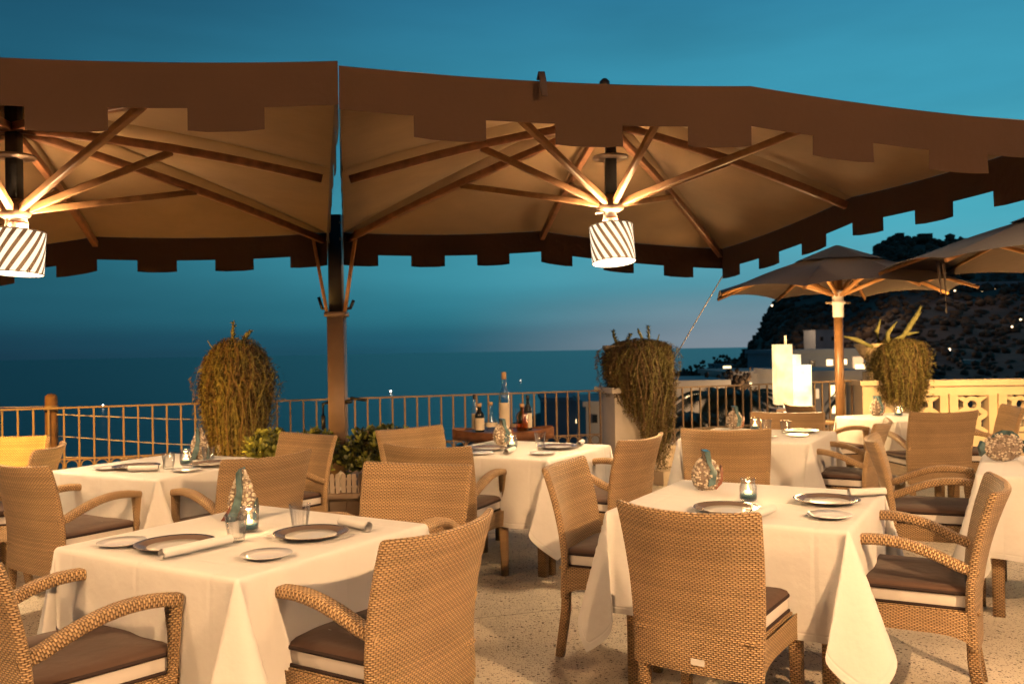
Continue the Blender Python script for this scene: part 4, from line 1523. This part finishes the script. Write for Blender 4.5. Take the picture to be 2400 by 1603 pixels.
def napkin(p, q, label):
    d = Vector((q[0] - p[0], q[1] - p[1], 0))
    o = thing('napkin', label, 'napkin', (p[0], p[1], ZT), atan2(d.y, d.x), 'rolled white napkins')
    ln = min(max(d.length, .17), .30)
    b = MB()
    nr_ = 44
    def fn(i, j):
        t = i / nr_
        r = .021 - .013 * t
        a = -pi / 2 + t * 2 * pi * 2.3
        x = ln * j / 8
        sag = 1 + .05 * noise.noise(Vector((x * 12, a, 2)))
        return (x, r * cos(a) * 1.1 * sag, .021 + r * sin(a) * sag)
    b.grid(nr_, 8, fn)
    b.build('roll', CLOTH, o)
    b = MB(); b.grid(3, 8, lambda i, j: (ln * j / 8, i * .014, .0012 + .0006 * sin(j))); b.build('loose_edge', CLOTH, o)
def tumbler(x, y, label, g=GLASSM):
    o = thing('water_glass', label, 'glass', (x, y, ZT), random.random(), 'ribbed water glasses')
    b = MB()
    b.lathe([(0, .001), (.026, .001), (.028, .004), (.040, .098), (.0415, .100), (.0395, .0995), (.027, .016), (.024, .013), (0, .012)], 40, flute=.055, nf=10)
    b.build('bowl', g, o)
def jar(x, y, label, near):
    o = thing('candle_jar', label, 'candle', (x, y, ZT), 0, 'candle jars with blue sand')
    b = MB(); b.lathe([(0, .001), (.030, .001), (.037, .008), (.039, .03), (.038, .062), (.031, .080), (.030, .090), (.033, .094), (.033, .099), (.030, .099), (.0285, .082), (.035, .062), (.036, .03), (.034, .010), (0, .008)], 28); b.build('glass_jar', GLASSM, o)
    b = MB(); b.lathe([(0, .009), (.0335, .010), (.0352, .028), (.02, .030), (0, .030)], 24); b.build('blue_sand', BLUES, o)
    b = MB(); b.lathe([(.017, .0305), (.0175, .043), (.016, .043), (0, .042)], 18); cd = b.build('tealight', WAX, o)
    b = MB(); b.lathe([(0, .043), (.003, .048), (.0035, .053), (.001, .064), (0, .066)], 8); b.build('flame', FLAME, cd)
    l = point('candle_light', (0, 0, .075), .9 if near else .8, (1, .6, .25), .012)
    l.parent = o
def fish(x, y, label, style, rot=0, s=1.0):
    o = thing('pebble_fish', label, 'ornament', (x, y, ZT), rot, 'pebble fish ornaments')
    rnd = random.Random(int(x * 1000))
    b = MB()
    pts = []
    if style == 'up':          # nose up, standing on its belly
        prof = [(0, .0), (.035, .002), (.052, .03), (.058, .07), (.050, .11), (.034, .15), (.018, .19), (.007, .212), (0, .216)]
        sqy = .62
        b.lathe([(r_ * s * .93, z_ * s) for r_, z_ in prof], 20)
        b.v = [(vx, vy * sqy, vz) for vx, vy, vz in b.v]
        b.build('body', PEB2, o)
        def surf(u, a):
            z = u * .205
            for (r0, z0), (r1, z1) in zip(prof, prof[1:]):
                if z0 <= z <= z1:
                    r = r0 + (r1 - r0) * (z - z0) / (z1 - z0)
                    return Vector((r * cos(a), r * sin(a) * sqy, z))
            return Vector((0, 0, z))
    elif style == 'round':
        prof = [(0, 0), (.035, .002), (.058, .025), (.068, .06), (.062, .10), (.044, .13), (.026, .15), (.018, .17), (.012, .186), (0, .19)]
        sqy = .66
        b.lathe([(r_ * s * .93, z_ * s) for r_, z_ in prof], 20)
        b.v = [(vx, vy * sqy, vz) for vx, vy, vz in b.v]
        b.build('body', PEB2, o)
        def surf(u, a):
            z = u * .150
            for (r0, z0), (r1, z1) in zip(prof, prof[1:]):
                if z0 <= z <= z1:
                    r = r0 + (r1 - r0) * (z - z0) / (z1 - z0)
                    return Vector((r * cos(a), r * sin(a) * sqy, z))
            return Vector((0, 0, z))
    else:                      # swimming sideways
        b.blob((0, 0, .078), 1, sq=(.115, .045, .076), n=12, mm=20)
        b.build('body', PEB2, o)
        def surf(u, a):
            th = pi * (.08 + .84 * u)
            return Vector((.115 * cos(th), .045 * sin(th) * cos(a), .078 + .076 * sin(th) * sin(a)))
    b = MB()
    for k in range(460):
        u, a = rnd.random(), rnd.uniform(0, 2 * pi)
        p = surf(u, a) * s
        if style != 'swim' and abs(cos(a) * .8 + .3) < .09: continue
        r = rnd.uniform(.0045, .0085) * s
        b.blob(p, r, mi=0 if rnd.random() < .68 else 1, sq=(1, 1, .8), n=3, mm=6)
    tag(b.build('pebbles', [PEB1, PEB2], o), kind='stuff')
    def fin(name, m_, pts_, th=.012):
        f = MB()
        n_ = len(pts_)
        i0 = 0
        for y_ in (-th / 2, th / 2):
            for px, pz in pts_: f.v.append((px * s, y_, pz * s))
        f.face(range(n_)); f.face([n_ + k for k in range(n_)][::-1])
        for k in range(n_): f.face((k, n_ + k, n_ + (k + 1) % n_, (k + 1) % n_))
        f.build(name, m_, o)
    if style == 'up':
        fin('spine_fin', TEAL, [(-.062, .0), (-.02, .0), (.006, .06), (.012, .12), (.004, .20), (.0, .218), (-.014, .20), (-.012, .12), (-.035, .05)], .086)
        fin('tail_fin', RUST, [(-.085, .0), (-.05, .0), (-.02, .06), (-.005, .12), (-.03, .09), (-.055, .045)], .05)
        fin('side_fin', TEAL, [(.045, .0), (.062, .0), (.066, .05), (.060, .09), (.052, .06)], .03)
    elif style == 'round':
        fin('spine_fin', TEAL, [(.0, .02), (.035, .03), (.045, .09), (.02, .13), (.012, .19), (-.014, .19), (-.004, .14), (.012, .10)], .094)
        fin('tail_fin', RUST, [(.045, .0), (.075, .03), (.082, .085), (.074, .118), (.066, .09), (.06, .05), (.03, .012)], .03)
        fin('side_fin', TEAL, [(-.066, .04), (-.055, .02), (-.05, .06), (-.058, .07)], .03)
    else:
        fin('dorsal_fin', TEAL, [(-.075, .115), (-.05, .15), (0, .170), (.05, .165), (.085, .14), (.095, .105), (.05, .135), (0, .145)], .02)
        fin('tail_fin', TEAL, [(-.10, .06), (-.135, .03), (-.145, .08), (-.130, .115), (-.10, .10)], .024)
        fin('head', TEAL, [(.10, .05), (.14, .035), (.165, .055), (.160, .09), (.13, .11), (.10, .10)], .05)
    return o
ITEMS = {
'T1': {'charger': [(-1.237, 3.184), (-0.776, 3.328)], 'bread': [(-1.457, 3.243), (-0.854, 3.004)], 'napkin': [((-1.205, 2.985), (-1.046, 3.215)), ((-0.70, 3.52), (-0.57, 3.395))], 'glass': [(-1.041, 3.270), (-0.854, 3.478)], 'jar': [(-1.05, 3.453)], 'fish': [(-1.15, 3.70)]},
'T2': {'charger': [(1.369, 3.848), (0.893, 3.69)], 'bread': [(1.266, 3.524)], 'napkin': [((0.939, 3.465), (1.07, 3.640)), ((1.52, 3.98), (1.62, 3.99))], 'glass': [], 'jar': [(1.052, 3.946)], 'fish': [(0.934, 4.27)]},
'T3': {'charger': [(-2.345, 5.437), (-1.895, 5.519)], 'bread': [(-2.509, 5.419), (-1.97, 5.27)], 'napkin': [((-2.321, 5.27), (-2.15, 5.29))], 'glass': [(-2.13, 5.40), (-1.99, 5.70)], 'jar': [(-2.093, 5.586)], 'fish': [(-2.11, 5.88)]},
'T4': {'charger': [(-0.192, 6.106), (0.31, 6.134)], 'bread': [(-0.22, 5.86), (0.19, 5.80)], 'napkin': [((-0.05, 5.80), (-0.0, 5.98)), ((0.46, 6.20), (0.50, 6.36))], 'glass': [(0.19, 6.29)], 'jar': [(-0.013, 6.185)], 'fish': [(-0.083, 6.45)]},
'T5': {'charger': [(2.29, 6.95)], 'bread': [(2.16, 6.66), (1.896, 6.605)], 'napkin': [], 'glass': [(2.039, 7.06), (2.143, 6.90)], 'jar': [(2.00, 7.25)], 'fish': [(1.86, 7.36)]},
'T6': {'charger': [], 'bread': [], 'napkin': [], 'glass': [], 'jar': [(3.678, 8.36)], 'fish': [(3.52, 8.47)]},
'T7': {'charger': [(3.02, 4.90)], 'bread': [], 'napkin': [], 'glass': [], 'jar': [], 'fish': [(2.85, 5.10)]},
}
LB = {
('T1', 'charger'): ['bronze rimmed charger at the left setting of the nearest left table', 'bronze rimmed charger beside the lone water glass on the nearest left table'],
('T1', 'bread'): ['white bread plate at the left edge of the nearest left table', 'white bread plate nearest the camera, between two chargers'],
('T1', 'napkin'): ['long rolled napkin lying along the left charger of the nearest left table', 'rolled napkin beyond the right charger of the nearest left table'],
('T1', 'glass'): ['ribbed water glass in front of the candle jar on the nearest left table', 'ribbed water glass standing behind the right charger of the nearest left table'],
('T2', 'charger'): ['bronze rimmed charger at the right setting of the front right table', 'charger half hidden by the armless chair back on the front right table'],
('T2', 'bread'): ['white bread plate near the right corner of the front right table'],
('T2', 'napkin'): ['rolled napkin beside the chair back on the front right table', 'rolled napkin behind the right charger of the front right table'],
('T3', 'charger'): ['dark rimmed charger at the left setting of the railing table', 'dark rimmed charger by the chair back on the railing table'],
('T3', 'bread'): ['white bread plate at the left edge of the railing table', 'white bread plate near the front of the railing table'],
('T3', 'napkin'): ['rolled napkin at the front edge of the railing table'],
('T3', 'glass'): ['water glass left of the candle on the railing table', 'water glass right of the candle on the railing table'],
('T4', 'charger'): ['dark rimmed charger left of the candle on the bottle cart table', 'dark rimmed charger right of the glass on the bottle cart table'],
('T4', 'bread'): ['white bread plate at the front left of the bottle cart table', 'white bread plate at the front right of the bottle cart table'],
('T4', 'napkin'): ['rolled napkin end at the front of the bottle cart table', 'rolled napkin at the right end of the bottle cart table'],
('T4', 'glass'): ['ribbed water glass on the bottle cart table'],
('T5', 'charger'): ['dark rimmed charger at the right end of the box lamp table'],
('T5', 'bread'): ['white bread plate in front of the charger on the box lamp table', 'white bread plate beside the chair back on the box lamp table'],
('T5', 'glass'): ['water glass nearer the candle on the box lamp table', 'water glass nearer the charger on the box lamp table'],
('T7', 'charger'): ['charger beside the swimming pebble fish at the right edge'],
}
for k, d in ITEMS.items():
    for i, p in enumerate(d['charger']): charger(*p, LB[(k, 'charger')][i])
    for i, p in enumerate(d['bread']): bread(*p, LB[(k, 'bread')][i])
    for i, p in enumerate(d['napkin']): napkin(*p, LB[(k, 'napkin')][i])
    for i, p in enumerate(d['glass']): tumbler(*p, LB[(k, 'glass')][i])
    for p in d['jar']: jar(*p, 'lit candle jar with blue sand on the ' + TN[k], k in ('T1', 'T2'))
FS = {'T1': ('up', 0), 'T2': ('round', 0), 'T3': ('up', .1), 'T4': ('round', .3), 'T5': ('round', .1), 'T6': ('round', .2), 'T7': ('swim', .1)}
FL = {'T1': 'tall nose up pebble fish with teal spine on the nearest left table', 'T2': 'round bellied pebble fish with teal and rust fins on the front right table', 'T3': 'pebble fish ornament on the table by the left railing',
      'T4': 'greenish pebble fish in front of the tall blue bottle', 'T5': 'dull pebble fish on the table before the glowing box lamp', 'T6': 'golden lit pebble fish on the table by the amber parapet', 'T7': 'broad swimming pebble fish with teal fins at the right edge'}
for k in T:
    fish(*ITEMS[k]['fish'][0], FL[k], *FS[k], s=1.0 if k != 'T7' else 1.05)

# ------------------------------------------------------------------ bottle cart behind table four
ct = thing('bottle_cart', 'dark wooden boat shaped bottle tray on a stand by the railing', 'cart', (-.09, 7.45, 0), .05)
b = MB()
def hull(i, j):
    u = -1 + 2 * i / 20
    w = .25 * (1 - abs(u) ** 2.6 * .75)
    a = pi * j / 8
    zz = .665 - .0 + .10 * (1 - sin(a)) ** 1.2 + .03 * u * u
    return (u * .43, -w * cos(a), zz)
b.grid(20, 8, hull)
b.grid(20, 1, lambda i, j: ((-1 + 2 * i / 20) * .43, (-1 + 2 * j) * .25 * (1 - abs(-1 + 2 * i / 20) ** 2.6 * .75), .762))
b.build('tray', WOODB, ct)
b = MB(); b.box((0, 0, .62), (.5, .32, .04)); b.build('shelf', WOODB, ct)
for sx in (-1, 1):
    for sy in (-1, 1):
        b = MB(); b.sweep([(sx * .24, sy * .16, 0), (sx * .21, sy * .13, .62)], rsq(.04, .04, .006, 1)); b.build('leg', WOODB, ct)
def bottle(x, y, h, r, neck, label, m_, cap, capm, lab=LABEL, rnd_=False, labm=True):
    if h < .4: h, r, neck = h * 1.15, r * 1.15, neck * 1.15
    o = thing('bottle', label, 'bottle', (x, y, .764), 0, 'bottles on the wooden tray')
    b = MB()
    sh = h * (.58 if not rnd_ else .42)
    if rnd_:
        b.lathe([(0, 0), (r * .7, .002), (r, sh * .4), (r * .95, sh * .75), (neck, sh * 1.25), (neck, h * .84), (neck * 1.15, h * .86)], 22)
    else:
        b.lathe([(0, 0), (r * .96, .002), (r, .01), (r, sh), (r * .85, sh * 1.12), (neck, sh * 1.28), (neck, h * .86), (neck * 1.2, h * .88)], 22)
    b.build('body', m_, o)
    b = MB(); b.lathe([(neck * 1.1, h * .875), (neck * 1.15, h), (0, h)], 14); b.build('stopper', capm, o)
    if labm and rnd_:
        b = MB(); b.grid(12, 1, lambda i, j: ((r + .001) * cos(pi + pi * i / 12), (r + .001) * sin(pi + pi * i / 12), sh * (.36 + .36 * j))); b.build('paper_label', lab, o)
    if labm and not rnd_:
        b = MB(); b.grid(12, 1, lambda i, j: ((r + .0012) * cos(pi + pi * i / 12), (r + .0012) * sin(pi + pi * i / 12), sh * (.12 + .72 * j))); b.build('paper_label', lab, o)
bottle(-.33, 7.46, .27, .022, .010, 'slim clear bottle with a dark capsule, leftmost on the tray', GLASSM, .03, BLACKP)
bottle(-.285, 7.39, .21, .034, .014, 'short square shouldered bottle with a dark label and cork', DARKG, .03, CORK, LABEL)
bottle(-.19, 7.46, .215, .048, .013, 'round clear decanter with cork stopper left of the tall bottle', GLASSM, .03, CORK, rnd_=True)
bottle(-.075, 7.42, .50, .046, .018, 'very tall clear and blue bottle in the middle of the tray', BLUEG, .05, CORK)
bottle(.03, 7.50, .16, .036, .012, 'small round decanter right of the tall bottle', GLASSM, .02, GLASSM, rnd_=True)
bottle(.075, 7.42, .20, .044, .016, 'amber whisky bottle with cork on the tray', AMBERG, .03, CORK, labm=False)
bottle(.125, 7.48, .26, .030, .012, 'dark slim bottle with pale label, rightmost on the tray', DARKG, .03, BLACKP)

# ------------------------------------------------------------------ glowing box lamp
lt = thing('box_lamp', 'floor lamp of three tall glowing paper boxes with a thin rod', 'lamp', (2.86, 9.0, 0), 0)
b = MB(); b.box((-.09, -.02, 1.150), (.16, .16, .615)); b.build('lamp_box', LAMPW, lt)
b = MB(); b.box((.055, .13, 1.02), (.16, .1, .66)); b.build('lamp_box', LAMPW2, lt)
b = MB(); b.box((.088, -.05, .980), (.165, .16, .53)); b.build('lamp_box', LAMPW2, lt)
b = MB(); b.box((-.016, .11, 1.48), (.022, .022, .14)); b.box((.040, .16, 1.40), (.024, .024, .12)); b.build('rod', WHITEP, lt)
b = MB(); b.box((0, .04, .42), (.05, .05, .80)); b.box((0, .04, .785), (.34, .2, .025)); b.box((0, .04, .02), (.4, .34, .04)); b.build('stand', STEEL, lt)
point('box_lamp_light', (2.78, 8.45, 1.3), 110, (1, .62, .26), .2)

# ------------------------------------------------------------------ town below and houses on the hill
def house(name, label, x, y, z, w, d, h, m_, rot=0, wins=(), roof=True, cat='house', group='white houses of the town below'):
    o = thing(name, label, cat, (x, y, z), rot, group)
    b = MB(); b.box((0, 0, h / 2 - 6), (w, d, h + 12)); b.build('wall', m_, o)
    if roof:
        b = MB(); b.box((0, 0, h + .12), (w + .3, d + .3, .24)); b.build('roof', m_ if roof == 1 else ROOFM, o)
    for (wx, wz, ww, wh, lit) in wins:
        b = MB(); b.box((wx, -d / 2 - .03, wz), (ww, .10, wh)); f = b.build('window', WHITEP if lit else ROOFM, o)
        b = MB(); b.box((wx, -d / 2 - .09, wz), (ww * .86, .04, wh * .88)); b.build('pane', {2: WINLIT, 1: WINDIM, 0: DARKWIN}[lit], f)
    return o
def px(u, v, Y):   # helper used only while laying out the town: slope right / slope up at distance Y
    return u * Y, Y, 1.45 + v * Y
def town(label, u0, u1, vtop, vbot, Y, m_, wins=(), roof=1, d=6, name='house'):
    x0, x1 = u0 * Y, u1 * Y
    z0, z1 = 1.45 + vbot * Y, 1.45 + vtop * Y
    W = []
    for (ua, ub, va, vb, lit) in wins:
        W.append(((ua + ub) / 2 * Y - (x0 + x1) / 2, 1.45 + (va + vb) / 2 * Y - z0, (ub - ua) * Y, (vb - va) * Y, lit))
    house(name, label, (x0 + x1) / 2, Y + d / 2, z0, x1 - x0, d, z1 - z0, m_, 0, W, roof)
town('white flat roofed house with tall lit slits behind the teak pole', .330, .405, -.037, -.105, 34, TOWNW,
     [(.362, .368, -.060, -.046, 2), (.363, .368, -.079, -.069, 2), (.345, .349, -.062, -.050, 1), (.382, .385, -.078, -.06, 1), (.392, .396, -.07, -.05, 1), (.335, .339, -.09, -.076, 0), (.352, .357, -.095, -.082, 0), (.374, .378, -.095, -.082, 0)])
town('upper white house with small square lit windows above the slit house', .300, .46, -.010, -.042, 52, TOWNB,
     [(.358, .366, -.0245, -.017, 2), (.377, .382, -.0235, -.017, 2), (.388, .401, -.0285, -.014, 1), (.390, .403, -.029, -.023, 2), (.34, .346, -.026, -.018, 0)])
town('low white house with a lit strip window behind the railing', .165, .245, -.044, -.10, 42, TOWNW,
     [(.196, .213, -.060, -.052, 2), (.222, .226, -.066, -.046, 1), (.178, .184, -.066, -.054, 0), (.230, .236, -.072, -.058, 0)])
town('white house behind the palms with two small roof lights', .243, .330, -.034, -.10, 46, TOWNW,
     [(.2585, .264, -.046, -.042, 2), (.268, .273, -.046, -.042, 2), (.250, .257, -.07, -.056, 0), (.30, .306, -.07, -.054, 1), (.312, .318, -.06, -.05, 1)])
town('dark house roof seen low through the railing near the white pillar', .035, .075, -.060, -.16, 48, TOWNB, [(.071, .0745, -.0850, -.080, 2)])
town('small pale house low beside the white pillar', .083, .13, -.066, -.16, 40, TOWNW, [(.09, .096, -.085, -.075, 0)])
town('pale lit cabin on the cliff foot above the sea', .238, .252, -.022, -.034, 160, TOWNB, [(.240, .2505, -.0275, -.0225, 2)], d=10)
town('dim blue house on the slope behind the teak pole', .347, .378, .016, -.004, 300, TOWNB, [(.352, .356, .004, .009, 0), (.365, .369, .004, .009, 0)], d=12)
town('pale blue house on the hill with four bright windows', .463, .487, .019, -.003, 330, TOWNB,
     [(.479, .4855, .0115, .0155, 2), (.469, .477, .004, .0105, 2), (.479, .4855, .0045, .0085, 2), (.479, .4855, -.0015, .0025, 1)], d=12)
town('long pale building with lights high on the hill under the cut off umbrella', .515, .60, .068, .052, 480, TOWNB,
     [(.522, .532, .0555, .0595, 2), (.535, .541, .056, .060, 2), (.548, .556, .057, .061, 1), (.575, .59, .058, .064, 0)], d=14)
town('dim house low on the hill left of the street lamp', .500, .515, -.022, -.034, 220, TOWNB, [(.503, .507, -.030, -.026, 0)], d=10)
town('dark house with one bright lamp low on the hill', .516, .535, -.022, -.040, 190, TOWNW, [(.526, .531, -.0335, -.028, 2), (.518, .523, -.034, -.026, 1)], d=10)
town('dim house high in the right hand trees', .560, .60, .0, -.018, 260, TOWNB, [(.565, .57, -.01, -.004, 0), (.58, .585, -.01, -.004, 0)], d=10)
town('dim house above the parapet', .478, .498, -.018, -.036, 200, TOWNB, [(.483, .488, -.03, -.023, 0)], d=10)
for k, (u, v, Y, lb) in enumerate(((.4995, -.0085, 210, 'bright street lamp low on the hill above the parapet'), (.5035, -.0245, 205, 'small street lamp below the bright one'), (.572, .0165, 260, 'street lamp at the right edge of the hill'), (.582, .0245, 270, 'upper street lamp at the right edge of the hill'), (.298, .0455, 700, 'tiny lamp on the cliff edge'), (.5075, .0585, 440, 'small lamp at the end of the cut off umbrella'))):
    x, y, z = px(u, v, Y)
    o = thing('street_lamp', lb, 'street lamp', (x, y, z), 0, 'street lamps on the hill')
    b = MB(); b.tube([(0, .3, -7), (0, .3, 0)], .07, 6); b.build('post', DARKST, o)
    R = Y * (.0011 if k != 0 else .0018)
    b = MB(); b.lathe([(0, -R), (R * .8, -R * .6), (R, 0), (R * .8, R * .6), (0, R)], 10); b.build('lamp_globe', SPOTW, o)
for k, (u, w) in enumerate(((.478, .9), (.497, .9), (.4985, .6))):
    pass
for k, (u, w, h) in enumerate(((.4455, 7, 6), (.471, 7, 7), (.479, 5, 6))):
    Y = 896
    house('ruin', ('left', 'middle', 'right')[k] + ' dark block standing on the hilltop skyline', u * Y, Y, hill_z(u, 896) - 1, w, 7, h + 3, HILLM, 0, (), False, 'ruin', 'dark blocks on the hilltop')

def palm(label, x, y, z, h, fr, n, seed):
    rnd = random.Random(seed)
    o = thing('palm_tree', label, 'palm tree', (x, y, z), 0, 'palms below the terrace')
    b = MB(); b.tube([(0, 0, -6), (.05, 0, h * .5), (.1, 0, h)], .17, 9, scales=[1.2, 1, .9]); b.build('trunk', BARK, o)
    b = MB()
    for k in range(n):
        a = rnd.uniform(0, 2 * pi)
        el = rnd.uniform(-.3, 1.1)
        P = []
        for i in range(9):
            t = i / 8
            P.append(Vector((.1 + cos(a) * fr * t * cos(el * (1 - .4 * t)), sin(a) * fr * t * cos(el * (1 - .4 * t)), h + fr * t * sin(el) - fr * .75 * t * t)))
        for i in range(8):
            p, q = P[i], P[i + 1]
            tdir = (q - p).normalized()
            sd = tdir.cross(Vector((0, 0, 1))).normalized()
            for s_ in (1, -1):
                for m_ in range(3):
                    pp = p.lerp(q, m_ / 3)
                    ll = fr * .26 * (1 - .55 * abs(i / 8 - .4))
                    tip = pp + (sd * s_ * .8 + tdir * .7 + Vector((0, 0, -.5))).normalized() * ll
                    i0 = len(b.v)
                    w = tdir * .035
                    b.v += [tuple(pp - w), tuple(pp + w), tuple(tip)]
                    b.face((i0, i0 + 1, i0 + 2))
    tag(b.build('crown', PALMM, o), kind='stuff')
for lb, u, vt, Y, fr, n, s_ in (('palm with a wide crown behind the railing, left of the box lamp', .225, -.058, 26, 1.3, 34, 1), ('palm just left of the glowing box lamp', .262, -.062, 25, 1.35, 34, 2), ('palm low in front of the white slit house', .318, -.090, 28, 1.2, 30, 3), ('palm between teak pole and amber pillar', .389, -.050, 30, 1.15, 26, 4), ('palm low at the end of the short railing', .197, -.085, 24, 1.1, 30, 5)):
    palm(lb, u * Y, Y, 1.45 + vt * Y - 3.5, 3.5, fr, n, s_)
def round_tree(label, u, v, Y, R, seed):
    rnd = random.Random(seed)
    x, y, z = px(u, v, Y)
    o = thing('round_tree', label, 'tree', (x, y, z), 0, 'dark trees below the terrace')
    b = MB(); b.tube([(0, 0, -R * 2.5), (0, 0, 0)], R * .12, 7); b.build('trunk', BARK, o)
    b = MB()
    for k in range(190):
        p = Vector((rnd.gauss(0, .5), rnd.gauss(0, .5), rnd.gauss(0, .36))) * R
        b.blob(p, R * rnd.uniform(.06, .17), n=3, mm=5, jit=.9)
    b.build('crown', FOREST, o)
for lb, u, v, Y, R, s_ in (('dark round tree on the shore line left of the cabin', .214, -.033, 110, 1.7, 1), ('dark tree leaning over the lit cabin', .243, -.024, 165, 2.4, 2), ('dark flat tree where the shore meets the sea', .190, -.041, 100, 1.5, 3), ('dark tree beside the low strip window house', .252, -.049, 44, 1.0, 4)):
    round_tree(lb, u, v, Y, R, s_)
# boats far out
for k, (x, y, lb) in enumerate(((-300, 2150, 'far boat light on the sea right of the mast'), (-820, 1750, 'far boat light low on the sea behind the left railing'), (24, 2750, 'faint far boat light right of the tall bottle'))):
    o = thing('boat', lb, 'boat', (x, y, -100), .3, 'boats far out on the sea')
    b = MB(); b.box((0, 0, .8), (9, 3, 1.6)); b.box((0, 0, 2.2), (4, 2, 1.4)); b.build('hull', TOWNW, o)
    R = (2.2, 1.3, .9)[k]
    b = MB(); b.lathe([(0, -R), (R, 0), (0, R)], 10, (0, 0, 5.5)); b.build('mast_light', BOATL, o)

# unseen lights added to brighten the town houses and warm the hill
for x, y, z, w in ((12.4, 29.0, -1.2, 420), (8.2, 37, -2.2, 480), (12.5, 41, -1.2, 480), (19, 47, .6, 420)):
    point('town_fill_light', (x, y, z), w, (1, .62, .3), .3)
for u, Y, w in ((.30, 300, 16000), (.34, 210, 8000), (.38, 330, 14000), (.45, 260, 3500), (.50, 380, 6000), (.56, 300, 2500)):
    point('hill_fill_light', (u * Y, Y, hill_z(u, Y) + 22), w, (1, .60, .32), 1.0)  # added glow standing in for the sum of the town's lights
